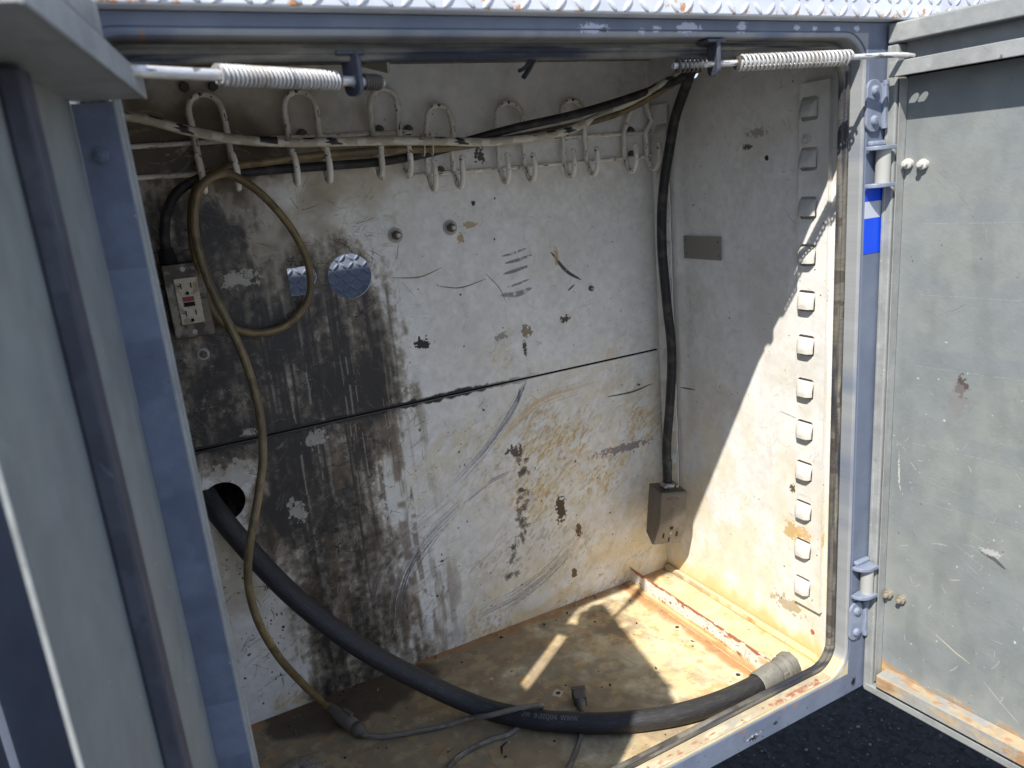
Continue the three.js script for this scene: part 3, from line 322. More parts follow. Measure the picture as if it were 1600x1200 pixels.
{ // right-hand wall, left-hand wall, ceiling, floor
  const w = rectS(-0.107, 0, -ZB, 1.03); w.holes.push(circP(0.2598, 1.0, 0.0215));
  add('right_wall', ext(w, 0.003).rotateY(Math.PI / 2), mat.side, body);
  add('cable_port', cyl(0.03, 0.01, 0.075, 1.0, -0.2598, 'x', 24), mat.grimeLowBounce, body); add('outer_side', bx(0.12, 0, -0.4, 0.124, 1.0, 0.10), mat.blue, body);
  add('left_wall', ext(rectS(-0.107, 0, -ZB, 1.03), 0.003).rotateY(Math.PI / 2).translate(XL - 0.003, 0, 0), mat.grimeLowBounce, body);  // unseen wall given dark grime so that it bounces less light
  add('ceiling_panel', bx(XL - 0.02, 1.03, -0.40, 0.05, 1.036, 0.11), mat.grimeLowBounce, body);  // ceiling darkened with the same grime to cut bounced light
  add('ceiling_gusset', [(() => { const s = new THREE.Shape(); s.moveTo(0, 0); s.lineTo(0.12, 0); s.lineTo(0, -0.028); s.closePath(); return ext(s, 0.004).rotateY(-Math.PI / 2).rotateY(Math.PI).translate(-0.545, 1.028, -0.26); })()], mat.white, body);
  add('floor_panel', ext(rectS(XL, -0.107, 0, -ZB), 0.003).rotateX(-Math.PI / 2).translate(0, -0.003, 0), mat.floor, body);
  add('underside', bx(-2.2, -0.05, -0.6, 0.6, -0.006, 0.05), mat.black, body);
  add('floor_edge_angle', [bx(-0.012, 0.0005, ZB + 0.004, -0.0005, 0.012, 0.1, 0.004)], mat.floor, body);
  // folded divider on the floor
  const dv = (() => { const g = ext(rectS(-0.02, 0.001, 0.371, 0.035), 0.0022).rotateY(Math.PI / 2).translate(-0.103, 0, 0); return g; })();
  add('floor_divider', [dv], mat.divider, body);
  add('divider_foot', bx(-0.116, 0.0004, ZB + 0.006, -0.1, 0.0028, 0.02), mat.floor, body);
}
{ // shelf standards with pressed-out lugs
  const lugG = (() => { // a tongue bulging 9 mm out of the strip, open at the bottom
    const w = 0.0150, h = 0.0125, P = [], N = 8; const prof = (t) => 0.0105 * Math.sin(Math.min(1, t * 1.2) * Math.PI / 2); // t: 0 top .. 1 bottom
    const s = new THREE.PlaneGeometry(2 * w, 2 * h, 6, N), p = s.attributes.position;
    for (let i = 0; i < p.count; i++) { const x = p.getX(i) / w, t = (h - p.getY(i)) / (2 * h); if (t < 0.01) p.setY(i, h - 0.0014); p.setZ(i, 0.0008 + prof(t) * (1 - 0.25 * Math.pow(Math.abs(x), 4))); if (Math.abs(x) > 0.98) p.setZ(i, p.getZ(i) * 0.6); }
    s.computeVertexNormals(); const b = s.clone().translate(0, 0, -0.0022); const idx = b.index.array; for (let i = 0; i < idx.length; i += 3) { const q = idx[i]; idx[i] = idx[i + 1]; idx[i + 1] = q; } b.computeVertexNormals();
    return mergeGeometries([s, b]); })();
  const strip = (zc, w0, w1, y0, y1, label, dx) => {
    const s = rectS(-zc - w1, y0, -zc + w0, y1); const ks = [];
    for (let k = 0; k < 13; k++) { const y = 0.9046 - 0.07 * k; if (y > y0 + 0.01 && y < y1 - 0.01) { ks.push(y); const h = rectS(-zc - 0.0156, y - 0.0178, -zc + 0.0154, y + 0.0152, 0.005); s.holes.push(new THREE.Path(h.getPoints(8))); } }
    const st = add('shelf_standard', ext(s, 0.002).rotateY(Math.PI / 2).translate(-0.0085, 0, 0), mat.side, body); st.userData.label = label;
    add('channel_back', bx(-0.0011, y0 + 0.002, zc - w0 + 0.001, -0.0004, y1 - 0.002, zc + w1 - 0.001, 0.0001), mat.white, st);
    for (const y of ks) { const m = add('lug', lugG, mat.white, st); m.rotation.y = -Math.PI / 2; m.position.set(-0.0082, y, zc); }
    return st; };
  const side2 = (zc, w0, w1, y0, y1, st) => add('standard_side', [bx(-0.0066, y0, zc - w0, 0, y1, zc - w0 + 0.0015, 0.0003), bx(-0.0066, y0, zc + w1 - 0.0015, 0, y1, zc + w1, 0.0003)], mat.side, st);
  const f = strip(0, 0.0185, 0.035, 0.097, 0.939, 'front shelf standard, half in sunlight', 0);
  strip(-0.3334, 0.03, 0.0145, 0.10, 0.95, 'rear shelf standard behind the hanging cord', 0);
  side2(0, 0.0185, 0.035, 0.097, 0.939, f);
  add('standard_bolt', orient([cyl(0.0075, 0.002, 0, 0, 0.001, 'z', 20), ...boltGeo(0.0034, 0.007, false)], M4(-0.0085, 0.862, -0.004, -Math.PI / 2)), mat.white, f);
  // blanking plate
  const plq = []; for (const [a, b] of [[0.198, 0.683], [0.281, 0.684], [0.199, 0.707], [0.282, 0.709]]) plq.push([a, b]);
  const pl = rectS(0.191, 0.675, 0.288, 0.716, 0.002); for (const [a, b] of [[0.198, 0.683], [0.281, 0.684], [0.199, 0.707], [0.282, 0.709]]) pl.holes.push(circP(a, b, 0.0023));
  add('blanking_plate', ext(pl, 0.0016).rotateY(Math.PI / 2).translate(-0.0032, 0, 0), std(bump({ color: col(142, 136, 126), roughness: 0.5 })), body);
  for (const [a, b] of plq) add('screw', cyl(0.0021, 0.0012, -0.0006, b, -a, 'x', 12), mat.nut, body);
}
for (const [x, y, r, len, wsh] of [[-0.524, 0.772, 0.0046, 0.017, true], [-0.427, 0.774, 0.0046, 0.017, true], [-0.155, 0.633, 0.0032, 0.009, false], [-0.843, 0.633, 0.0032, 0.004, true], [-0.801, 1.004, 0.0042, 0.006, false], [-0.763, 1.004, 0.0042, 0.006, false]]) {
  const n = add('stud_bolt', orient(boltGeo(r, len * 0.62, false), M4(x, y, ZB + (wsh ? 0.0018 : 0))), mat.nut, body);
  add('stud', orient([cyl(r * 0.8, len * 0.5, 0, 0, len * 0.72, 'z', 14), cyl(r * 0.8, r * 0.3, 0, 0, len * 0.97 + r * 0.15, 'z', 14, r * 0.55)], M4(x, y, ZB)), mat.stud, n);
  if (wsh) add('washer', orient([cyl(r * 2.75, 0.0016, 0, 0, 0.0008, 'z', 28), cyl(r * 2.1, 0.0012, 0, 0, 0.0022, 'z', 26, r * 1.9)], M4(x, y, ZB)), mat.washer, n);
}
{ // face frame: plate, raised lip, rubber seal
  const s = rectS(-2.2, 0, 0.6, 0.9945); s.holes.push(new THREE.Path(rectS(-0.942, 0.0375, -0.031, 0.983, 0.045).getPoints(12)));
  add('face_frame', ext(s, 0.006, 0.0012).translate(0, 0, ZF - 0.006), mat.frame, body);
  const planar = (g) => { const p = g.attributes.position, uv = g.attributes.uv; for (let i = 0; i < p.count; i++) uv.setXY(i, p.getX(i), p.getY(i)); return g; };
  const l = rectS(-0.9445, 0.035, -0.0285, 0.9855, 0.047); l.holes.push(new THREE.Path(rectS(-0.933, 0.0435, -0.0365, 0.9765, 0.04).getPoints(12)));
  add('door_opening_lip', planar(ext(l, 0.034, 0.003).translate(0, 0, 0.0775)), mat.frame, body);
  const g = rectS(-0.9335, 0.0425, -0.036, 0.9745, 0.04); g.holes.push(new THREE.Path(rectS(-0.905, 0.0555, -0.0515, 0.9585, 0.034).getPoints(12)));
  const g2 = rectS(-0.926, 0.046, -0.0405, 0.971, 0.038); g2.holes.push(new THREE.Path(rectS(-0.9145, 0.0515, -0.0465, 0.965, 0.036).getPoints(12)));
  add('door_seal', [ext(g, 0.009, 0.003).translate(0, 0, 0.083), ext(g2, 0.006, 0.0022).translate(0, 0, 0.088)].map(planar), mat.seal, body);
  add('sill_lip', bx(-0.90, 0.0434, 0.0935, -0.068, 0.0446, 0.1108, 0.0005), mat.sill, body);
  // a torn end of the seal hanging from the header
  add('torn_seal', [tube([[-0.512, 0.962, 0.088], [-0.524, 0.951, 0.09], [-0.532, 0.948, 0.092]], 0.0022, 8, 6), tube([[-0.509, 0.962, 0.088], [-0.518, 0.949, 0.086], [-0.524, 0.942, 0.085]], 0.0026, 8, 6)], mat.dark, body);
  // reflective tape on the jamb
  for (const [y0, y1, m] of [[0.7015, 0.749, mat.tapeBlue], [0.7492, 0.7715, mat.tapeWhite], [0.7717, 0.789, mat.tapeBlue]]) add('reflective_tape', bx(-0.0295, y0, ZF, 0.02, y1, ZF + 0.0006, 0.0002), m, body);
  // deck edge above
  const dk = add('deck_edge_plate', bx(-2.2, 0.995, 0.09, 0.62, 1.075, 0.130, 0.003), mat.deck, body);
  const lugs = [], s0 = new THREE.SphereGeometry(1, 8, 5); for (let i = 0; i < 108; i++) for (let j = 0; j < 5; j++) { const g = s0.clone(); g.scale(0.0085, 0.003, 0.0017); g.rotateZ(((i + j) & 1 ? 1 : -1) * 0.8); g.translate(-1.6 + i * 0.02, 1.003 + j * 0.016, 0.130); lugs.push(g); }
  add('tread_lugs', lugs, mat.deck, dk).userData.kind = 'stuff';
  add('deck_plate', bx(-2.2, 1.04, -0.42, 0.62, 1.072, 0.089), mat.deck, body);
}

// hinges on the jamb: bolted leaf with round ends, two ears and a pin barrel
function hinge(f, yl, ye, label) { // f = 1: leaf above the barrel; yl: leaf centre, ye: barrel centre
  const leafS = rectS(-0.0365, yl - 0.0325, -0.0085, yl + 0.0325, 0.0125);
  const h = add('hinge', [ext(leafS, 0.0042, 0.001).translate(0, 0, ZF)], mat.hinge, body); h.userData.label = label;
  add('leaf', [bx(-0.0075, yl - 0.028, ZF, -0.001, yl + 0.028, ZF + 0.009, 0.002), cyl(0.004, 0.006, -0.004, yl + 0.028, ZF + 0.006), cyl(0.004, 0.006, -0.004, yl - 0.026, ZF + 0.006)], mat.hinge, h);
  for (const d of [-0.0185, 0.0185]) { const b = new THREE.LatheGeometry([[0, 0.0052], [0.0018, 0.0052], [0.0018, 0.0036], [0.0022, 0.0052], [0.0045, 0.0046], [0.0065, 0.0026], [0.0068, 0]].map((p) => new THREE.Vector2(...p)).reverse(), 22); b.rotateX(Math.PI / 2).translate(-0.0225, yl + d, ZF + 0.0042); add('bolt', b, mat.hinge, h); }
  const ear = (y) => { const s = new THREE.Shape(); s.moveTo(-0.036, 0); s.absarc(-0.016, 0.004, 0.02, Math.PI, Math.PI / 2, true); s.lineTo(-0.0015, 0.024); s.lineTo(-0.0015, 0); s.closePath(); return ext(s, 0.0055, 0.001).rotateX(Math.PI / 2).translate(0, y + 0.003, ZF); };
  add('ear', [ear(ye + 0.024), bx(-0.03, ye + 0.0265, ZF, 0.0, ye + 0.034, ZF + 0.008, 0.003)], mat.hinge, h); add('ear', ear(ye - 0.024), mat.hinge, h);
  add('pin', cyl(0.0095, 0.044, -0.011, ye, ZF + 0.0115), mat.pin, h);
}
hinge(1, 0.8935, 0.816, 'upper hinge of the right-hand door');
hinge(-1, 0.131, 0.203, 'lower hinge of the right-hand door');

{ // left hinge: leaf and barrel in the gap between jamb and left door
  const h = add('hinge', bx(-0.99, 0.84, ZF, -0.955, 0.915, ZF + 0.004, 0.001), mat.hinge, body); h.userData.label = 'upper hinge of the left-hand door';
  add('knuckle', cyl(0.0118, 0.027, -0.936, 0.879, ZF + 0.0118), mat.hinge, h);
}

// ---------------------------------------------------------------- doors: local x runs along the door from its hinge edge, inner side = k * z
function door(k, pos, angle, tilt, P) {
  const t = thing('compartment_door', P.label, 'door', pos, 'open doors of the compartment'); t.rotation.set(0, angle, tilt, 'YXZ');
  const b = (s0, y0, z0, s1, y1, z1, r) => { const a = k > 0 ? z0 : -z1, c = k > 0 ? z1 : -z0; return bx(s0, y0, a, s1, y1, c, r); };
  const sheet = (shape, z0, th) => { const g = ext(shape, th); return g.translate(0, 0, k > 0 ? z0 : -z0 - th); };
  const R = P.recess, W = P.thin ? 0.31 : 0.45;
  add('outer_skin', b(P.thin ? 0.05 : 0, -0.003, -0.05, P.thin ? P.inner - 0.08 : W, 0.992, -0.047), P.skin, t);
  add('inner_panel', sheet(rectS(P.gap, 0.012, P.inner, 0.932), -R - 0.003, 0.003), P.panel, t);
  add('hinge_flange', [b(0, -0.003, P.thin ? -0.008 : -0.046, 0.0142, 0.967, 0, 0.003), b(0.0002, 0, -0.004, 0.005, 0.966, 0.0016, 0.0016)], P.edge, t);
  add('return_flange', b(P.thin ? 0.022 : 0.0172, 0.02, -R, P.thin ? 0.0235 : 0.0186, 0.924, -0.001, 0.0005), P.ret, t);
  add('upper_rail', [b(P.thin ? 0.02 : 0, 0.9675, P.thin ? -0.03 : -0.046, W, 0.992, 0.002, 0.003)], P.edge, t);
  // lower rail: an upstanding lip on a drilled web
  const web = rectS(0.016, -R, W, 0.021); const hs = [[0.040, 0.0043], [0.052, 0.0043]]; if (k > 0) for (const [a, c] of hs) web.holes.push(circP(a, c, 0.006));
  add('lower_rail', [b(0.016, 0.925, 0.0195, W, 0.9435, 0.0225, 0.0012), ext(web, 0.0025).rotateX(-Math.PI / 2).scale(1, 1, -k).translate(0, 0.9262, 0).rotateX(0)].map((g) => g), P.edge, t);
  add('channel_back', b(0.0145, 0.9288, -R - 0.003, W, 0.968, -R, 0.0005), P.edge, t);
  add('free_stile', b(P.inner, 0.012, P.thin ? -0.0332 : -0.046, P.inner + 0.0015, 0.93, P.thin ? -R - 0.0002 : -R, 0.0005), P.edge, t);
  add('bottom_ledge', b(0.026, 0.0185, -R, W, 0.041, 0.008, 0.0015), mat.ledge, t);
  add('bottom_flange', b(P.thin ? 0.03 : 0, -0.004, P.thin ? -0.03 : -0.046, W, 0.0105, 0.001, 0.003), P.edge, t);
  return [t, b];
}
const [dl, bl] = door(-1, [-0.907, 0, 0.127], -(90 + 11.5) * Math.PI / 180, 0.006, { recess: 0.03, gap: 0.0235, inner: 0.31, skin: mat.blue, panel: mat.doorL, edge: mat.doorEdge, ret: mat.blue, thin: true, label: 'left-hand open door, seen along its dull grey shaded inside', group: undefined });
{ // stiffening rib and a small stud on the left door
  const rib = add('stiffener_rib', bl(0.165, 0.02, -0.03, 0.186, 0.924, -0.0165, 0.003), mat.navy, dl);
  add('stud', orient(boltGeo(0.0035, 0.007, false), M4(0.0235, 0.886, 0.016, Math.PI / 2)), mat.blue, dl);
}
const [dr, br] = door(1, [0.0025, 0, 0.115], -85.5 * Math.PI / 180, 0, { recess: 0.018, gap: 0.0188, inner: 0.44, skin: mat.blue, panel: mat.doorR, edge: mat.doorEdge, ret: mat.doorEdge, label: 'right-hand open door, its sunlit grey inside facing the compartment' });
for (const [s, y] of [[0.025, 0.8165], [0.0455, 0.8145], [0.0265, 0.1755], [0.047, 0.1755]]) add('stud_bolt', orient(boltGeo(0.0043, 0.013, false), M4(s, y, -0.018)), y > 0.5 ? mat.white : mat.dusty, dr);
{ // the next compartment's lower door, standing open beside the left door
  const t = thing('side_door', 'dark blue outside of the neighbouring lower door at the lower left edge', 'door', [-1.1, 0, 0.118]); t.rotation.y = -(90 + 2) * Math.PI / 180;
  add('door_skin', bx(0, -0.003, -0.003, 0.31, 0.90, 0, 0.001), mat.outside, t); add('door_frame', [bx(0, -0.003, 0, 0.31, 0.02, 0.03, 0.002), bx(0, 0.875, 0, 0.31, 0.90, 0.03, 0.002)], mat.doorEdge, t);
}
add('upper_rail_bolt', cyl(0.005, 0.002, 0.055, 0.9925, -0.012, 'y', 16), mat.doorEdge, dr);

// ---------------------------------------------------------------- spring stays
class Coil extends THREE.Curve { constructor(a, b, r, n) { super(); this.a = a; this.b = b; this.r = r; this.n = n; const d = b.clone().sub(a).normalize(); this.u = new THREE.Vector3().crossVectors(d, new THREE.Vector3(0, 1, 0)).normalize(); this.v = new THREE.Vector3().crossVectors(d, this.u); }
  getPoint(t, o = new THREE.Vector3()) { const q = t * this.n * Math.PI * 2; return o.copy(this.a).lerp(this.b, t).addScaledVector(this.u, Math.cos(q) * this.r).addScaledVector(this.v, Math.sin(q) * this.r); } }
const coil = (a, b, r, n, w) => new THREE.TubeGeometry(new Coil(V(a), V(b), r, n), n * 16, w, 7, false);
const lerp3 = (A, B, t) => A.map((q, i) => q + (B[i] - q) * t);
function stay(label, A, B, c0, c1, e0, e1, rc, rod, bk, n1, n2, hookEnd) { // A: free end past the bracket, B: end in the door; c: long coil, e: short coil, bk: bracket (fractions from A to B)
  const t = thing('spring_stay', label, 'spring stay', A, 'spring stays of the two doors'); const L = B.map((q, i) => q - A[i]), at = (f) => L.map((q) => q * f);
  const dir = V(L).normalize();
  add('rod', [tube([at(0.0), at(0.3), at(0.7), at(1), hookEnd], rod, 40, 12)], mat.spring, t);
  add('spring', coil(at(c0), at(c1), rc, n1, rc * 0.19), mat.spring, t);
  add('end_spring', coil(at(e0), at(e1), rc * 0.86, n2, rc * 0.17), mat.deadsteel, t);
  const p = at(bk), yaw = Math.atan2(L[0], L[2]);
  const plate = (() => { const s = rectS(-0.011, -0.013, 0.011, 0.026, 0.008); s.holes.push(circP(0, 0, rod * 1.25)); return ext(s, 0.005, 0.001).translate(0, 0, -0.0025).rotateY(yaw).translate(...p); })();
  add('bracket', [plate, bx(p[0] - 0.015, p[1] + 0.022, p[2] - 0.012, p[0] + 0.012, p[1] + 0.0255, p[2] + 0.008)], mat.navy, t);
  for (const f of [c0 - 0.004, 0.02]) add('washer', cyl(rc * 0.95, 0.002, 0, 0, 0, 'z', 20).rotateY(yaw).translate(...at(f)), mat.deadsteel, t);
}
stay('left spring stay with thick coil running to the shaded left door', [-0.673, 0.9425, 0.073], [-0.893, 0.940, 0.177], 0.235, 0.735, 0.02, 0.105, 0.0074, 0.0046, 0.15, 30, 6, [-0.228, -0.004, 0.118]);
stay('right spring stay with sunlit coil hooked into the right door', [-0.335, 0.9495, 0.095], [-0.02, 0.949, 0.152], 0.265, 0.75, 0.02, 0.125, 0.0080, 0.0034, 0.165, 27, 6, [0.330, -0.003, 0.062]);

// ---------------------------------------------------------------- hook racks
function hookRack(label, x0, xs, yTop, yU, yL, yJ, yT, railU, railL, extra) {
  const t = thing('hook_rack', label, 'hook rack', [x0, yU, ZB], 'wire hook racks on the back wall'), L = (x, y, z) => [x - x0, y - yU, z - ZB];
  add('rail', [tube([L(railU[0], yU, -0.367), L((railU[0] + railU[1]) / 2, yU + 0.001, -0.367), L(railU[1], yU, -0.367)], 0.0036, 20, 8)], mat.wire, t);
  add('rail', [tube([L(railL[0], yL, -0.367), L((railL[0] + railL[1]) / 2, yL - 0.001, -0.367), L(railL[1], yL, -0.367)], 0.0036, 20, 8)], mat.wire, t);
  xs.forEach(([a0, b0, bent], i) => {
    const jt = () => (hash(i, Math.round(a0 * 1000) + jt.n++, 5) - 0.5) * 0.006; jt.n = 0; const a = a0 + jt() * 0.5, b = b0 + jt() * 0.5, tips = [jt(), jt()], lean = jt();
    const m = (a + b) / 2, h = (b - a) / 2, z = -0.361, p = [];
    const side = (x, o, e) => [L(x + o + e * 0.6, yT + e, -0.323 + e * 0.5), L(x + o, yT - 0.018, -0.3215), L(x + o * 0.9, yJ + 0.012 + e * 0.3, -0.324), L(x + o * 0.7, yJ + 0.001, -0.334), L(x + o * 0.4, yJ + 0.003, -0.347), L(x, yJ + 0.02, -0.358), L(x, yL, z), L(x, (yL + yU) / 2, z), L(x, yU, z)];
    p.push(...side(a, -0.004, tips[0])); const w = bent || 0; p.push(L(a + w * 0.006, yU + 0.018, z + 0.001));
    for (let k = 0; k <= 6; k++) { const q = Math.PI - k * Math.PI / 6; p.push(L(m + lean + Math.cos(q) * h * (1 - Math.abs(w) * 0.2) + w * 0.006, yTop - h + Math.sin(q) * h, z + 0.004)); }
    p.push(L(b + w * 0.012, yU + 0.018, z + 0.001)); p.push(...side(b, -0.002, tips[1]).reverse());
    add('hook', [tube(p, 0.0046, 150, 10), capEnd(p[0], 0.0046), capEnd(p[p.length - 1], 0.0046)], mat.wire, t);
  });
  for (const [x, y] of extra) add('mounting_screw', orient(boltGeo(0.0035, 0.006, true), M4(...L(x, y, -0.372))), mat.deadsteel, t);
}
hookRack('left wire hook rack with three white hooks behind the bundled cables', -0.70, [[-0.800, -0.757], [-0.674, -0.628], [-0.546, -0.500]], 0.992, 0.929, 0.889, 0.8635, 0.911, [-0.95, -0.478], [-0.95, -0.53], [[-0.65, 0.934], [-0.53, 0.934], [-0.78, 0.934]]);
hookRack('right wire hook rack with four chipped white hooks beside the corner', -0.25, [[-0.462, -0.416, 0.4], [-0.331, -0.284], [-0.202, -0.157], [-0.072, -0.023, 1]], 0.9655, 0.9045, 0.8625, 0.838, 0.881, [-0.47, -0.004], [-0.495, -0.004], [[-0.482, 0.932], [-0.192, 0.908], [-0.05, 0.909], [-0.05, 0.867], [-0.435, 0.866]]);

// ---------------------------------------------------------------- cables
const PORT = [0.02, 1.0, -0.2598];
{ const t = thing('painted_cable', 'dusty white cable with black patches lying along the hooks', 'cable', [-0.45, 0.91, -0.318]); const o = t.position; const l = (a) => [a[0] - o.x, a[1] - o.y, a[2] - o.z];
  const P = [[-0.98, 0.968, -0.29], [-0.88, 0.961, -0.30], [-0.816, 0.942, -0.308], [-0.754, 0.927, -0.31], [-0.685, 0.9195, -0.313], [-0.62, 0.917, -0.314], [-0.543, 0.914, -0.314], [-0.461, 0.909, -0.312], [-0.373, 0.903, -0.312], [-0.291, 0.905, -0.312], [-0.228, 0.912, -0.312], [-0.165, 0.931, -0.31], [-0.115, 0.949, -0.295], [-0.06, 0.976, -0.262], [-0.012, 0.996, -0.25], PORT].map(l);
  add('cable_jacket', tube(P, 0.0066, 180, 14), mat.cable, t);
  const tapes = [[3, 0.6]]; for (const [i, f] of tapes) { const A = V(P[i]), B = V(P[i + 1]); const d = B.clone().sub(A); const g = new THREE.CylinderGeometry(0.0068, 0.0068, 0.024, 14, 1, true); g.applyQuaternion(new THREE.Quaternion().setFromUnitVectors(new THREE.Vector3(0, 1, 0), d.clone().normalize())); const c = A.clone().lerp(B, f); add('tape_wrap', g.translate(c.x, c.y, c.z), mat.rubber, t); }
  const tie = new THREE.TorusGeometry(0.0105, 0.0011, 6, 24).scale(0.7, 1.5, 1).rotateY(Math.PI / 2); const c = l([-0.482, 0.9045, -0.318]); add('cable_tie', [tie.translate(...c), tie.clone().translate(0.014, 0.001, 0)], mat.white, t); }
{ const t = thing('feed_cable', 'black cable from the corner port to the outlet box', 'cable', [-0.45, 0.9, -0.33]); const o = t.position; const l = (a) => [a[0] - o.x, a[1] - o.y, a[2] - o.z];
  const P = [PORT, [-0.011, 0.994, -0.235], [-0.037, 0.980, -0.25], [-0.095, 0.962, -0.28], [-0.209, 0.938, -0.300], [-0.321, 0.922, -0.316], [-0.395, 0.9085, -0.326], [-0.45, 0.896, -0.336], [-0.544, 0.886, -0.338], [-0.642, 0.8855, -0.338], [-0.734, 0.885, -0.336], [-0.80, 0.882, -0.335], [-0.838, 0.866, -0.336], [-0.857, 0.838, -0.342], [-0.865, 0.808, -0.349], [-0.866, 0.785, -0.3505]].map(l);
  add('cable_jacket', tube(P, 0.0068, 160, 12), mat.rubber, t); }
{ const t = thing('extension_cord', 'yellowed cord looped on the hooks and hanging down to a floor connector', 'cord', [-0.8, 0.6, -0.28]); const o = t.position; const l = (a) => [a[0] - o.x, a[1] - o.y, a[2] - o.z];
  const P = [PORT, [-0.015, 0.99, -0.24], [-0.051, 0.970, -0.262], [-0.096, 0.946, -0.29], [-0.149, 0.930, -0.304], [-0.252, 0.915, -0.326], [-0.367, 0.9035, -0.328], [-0.448, 0.8985, -0.324], [-0.543, 0.9015, -0.326], [-0.641, 0.9005, -0.328], [-0.714, 0.8965, -0.327], [-0.776, 0.8905, -0.327], [-0.812, 0.871, -0.327], [-0.829, 0.826, -0.326], [-0.831, 0.761, -0.335], [-0.819, 0.69, -0.347], [-0.778, 0.657, -0.358], [-0.725, 0.656, -0.362], [-0.683, 0.691, -0.36], [-0.674, 0.739, -0.355], [-0.687, 0.788, -0.348], [-0.718, 0.839, -0.335], [-0.75, 0.870, -0.318], [-0.779, 0.884, -0.307], [-0.812, 0.869, -0.298], [-0.83, 0.822, -0.29], [-0.828, 0.754, -0.28], [-0.816, 0.701, -0.27], [-0.802, 0.638, -0.26], [-0.796, 0.565, -0.25], [-0.803, 0.503, -0.24], [-0.822, 0.444, -0.23], [-0.844, 0.387, -0.22], [-0.856, 0.336, -0.215], [-0.854, 0.275, -0.215], [-0.835, 0.201, -0.225], [-0.805, 0.125, -0.25], [-0.778, 0.055, -0.295], [-0.768, 0.026, -0.315], [-0.762, 0.017, -0.322]].map(l);
  add('cord_jacket', tube(P, 0.0058, 320, 14), mat.yellow, t);
  // female connector on the floor
  const a = V(l([-0.763, 0.017, -0.325])), b = V(l([-0.737, 0.0125, -0.252])), d = b.clone().sub(a), L = d.length();
  const g = new THREE.LatheGeometry([[0.001, 0], [0.0075, 0], [0.0085, 0.012], [0.0105, 0.034], [0.012, 0.036], [0.012, 0.06], [0.011, L], [0.001, L]].map((p) => new THREE.Vector2(...p)), 20);
  g.applyQuaternion(new THREE.Quaternion().setFromUnitVectors(new THREE.Vector3(0, 1, 0), d.normalize())); g.translate(a.x, a.y, a.z); add('connector', g, mat.plastic, t);
  const c = a.clone().addScaledVector(d, 0.05); add('clip', new RoundedBoxGeometry(0.006, 0.004, 0.022, 2, 0.001).rotateY(0.35).translate(c.x + 0.006, c.y + 0.0125, c.z), mat.plastic, t); }
{ const t = thing('grey_cord', 'thin grey cord from the floor connector crossing over the black hose', 'cord', [-0.6, 0.006, -0.15]); const o = t.position; const l = (a) => [a[0] - o.x, a[1] - o.y, a[2] - o.z];
  const a = V(l([-0.737, 0.0125, -0.252])), b = V(l([-0.728, 0.0095, -0.228])), d = b.clone().sub(a), L = d.length(); const g = new THREE.LatheGeometry([[0.001, 0], [0.0115, 0], [0.0115, L * 0.5], [0.008, L * 0.62], [0.0075, L * 0.75], [0.0062, L * 0.78], [0.0068, L * 0.88], [0.005, L]].map((p) => new THREE.Vector2(...p)), 18); g.applyQuaternion(new THREE.Quaternion().setFromUnitVectors(new THREE.Vector3(0, 1, 0), d.normalize())).translate(a.x, a.y, a.z); add('plug', g, mat.plastic, t);
  add('cord_jacket', tube([[-0.730, 0.009, -0.232], [-0.705, 0.0055, -0.215], [-0.684, 0.006, -0.206], [-0.6454, 0.005, -0.1928], [-0.606, 0.006, -0.1803], [-0.5755, 0.013, -0.167], [-0.5547, 0.0275, -0.1386], [-0.5284, 0.0355, -0.1214], [-0.5053, 0.0397, -0.110], [-0.4864, 0.0397, -0.1025], [-0.4775, 0.0385, -0.098], [-0.472, 0.032, -0.104], [-0.476, 0.017, -0.118], [-0.492, 0.0055, -0.122], [-0.515, 0.0045, -0.112], [-0.535, 0.0045, -0.108], [-0.56, 0.0045, -0.113], [-0.595, 0.0045, -0.112], [-0.625, 0.0045, -0.106], [-0.652, 0.0045, -0.085], [-0.68, 0.0045, -0.04], [-0.70, 0.0045, 0.01]].map(l), 0.0043, 180, 12), mat.greycord, t); }
{ const t = thing('plug_cord', 'dusty loose plug lying behind the black hose', 'plug', [-0.40, 0.006, -0.10]); const o = t.position; const l = (a) => [a[0] - o.x, a[1] - o.y, a[2] - o.z];
  const yaw = Math.atan2(-0.028, 0.06); const m = new THREE.Matrix4().makeRotationY(yaw).setPosition(...l([-0.397, 0.0105, -0.113]));
  add('plug_body', [new RoundedBoxGeometry(0.021, 0.019, 0.026, 3, 0.003), new RoundedBoxGeometry(0.0235, 0.0225, 0.008, 2, 0.002).translate(0, 0, -0.0105)].map((g) => metreUV(g.applyMatrix4(m))), mat.deadsteel, t);
  add('plug_face', [new RoundedBoxGeometry(0.0185, 0.0165, 0.0016, 2, 0.0005).translate(0, 0, -0.0146)].map((g) => metreUV(g.applyMatrix4(m))), mat.dark, t);
  const r = new THREE.LatheGeometry([[0.0085, 0], [0.0085, 0.004], [0.0065, 0.005], [0.0075, 0.008], [0.006, 0.010], [0.0068, 0.013], [0.005, 0.018], [0.0038, 0.024]].map((p) => new THREE.Vector2(...p)), 14).rotateX(Math.PI / 2).translate(0, -0.001, 0.012).applyMatrix4(m); add('strain_relief', r, mat.plastic, t);
  add('cord_jacket', tube([[-0.410, 0.0085, -0.085], [-0.417, 0.006, -0.07], [-0.43, 0.0045, -0.054], [-0.448, 0.0045, -0.034], [-0.47, 0.0045, -0.014], [-0.50, 0.0045, 0.01], [-0.53, 0.0045, 0.03]].map(l), 0.004, 60, 12), mat.greycord, t); }
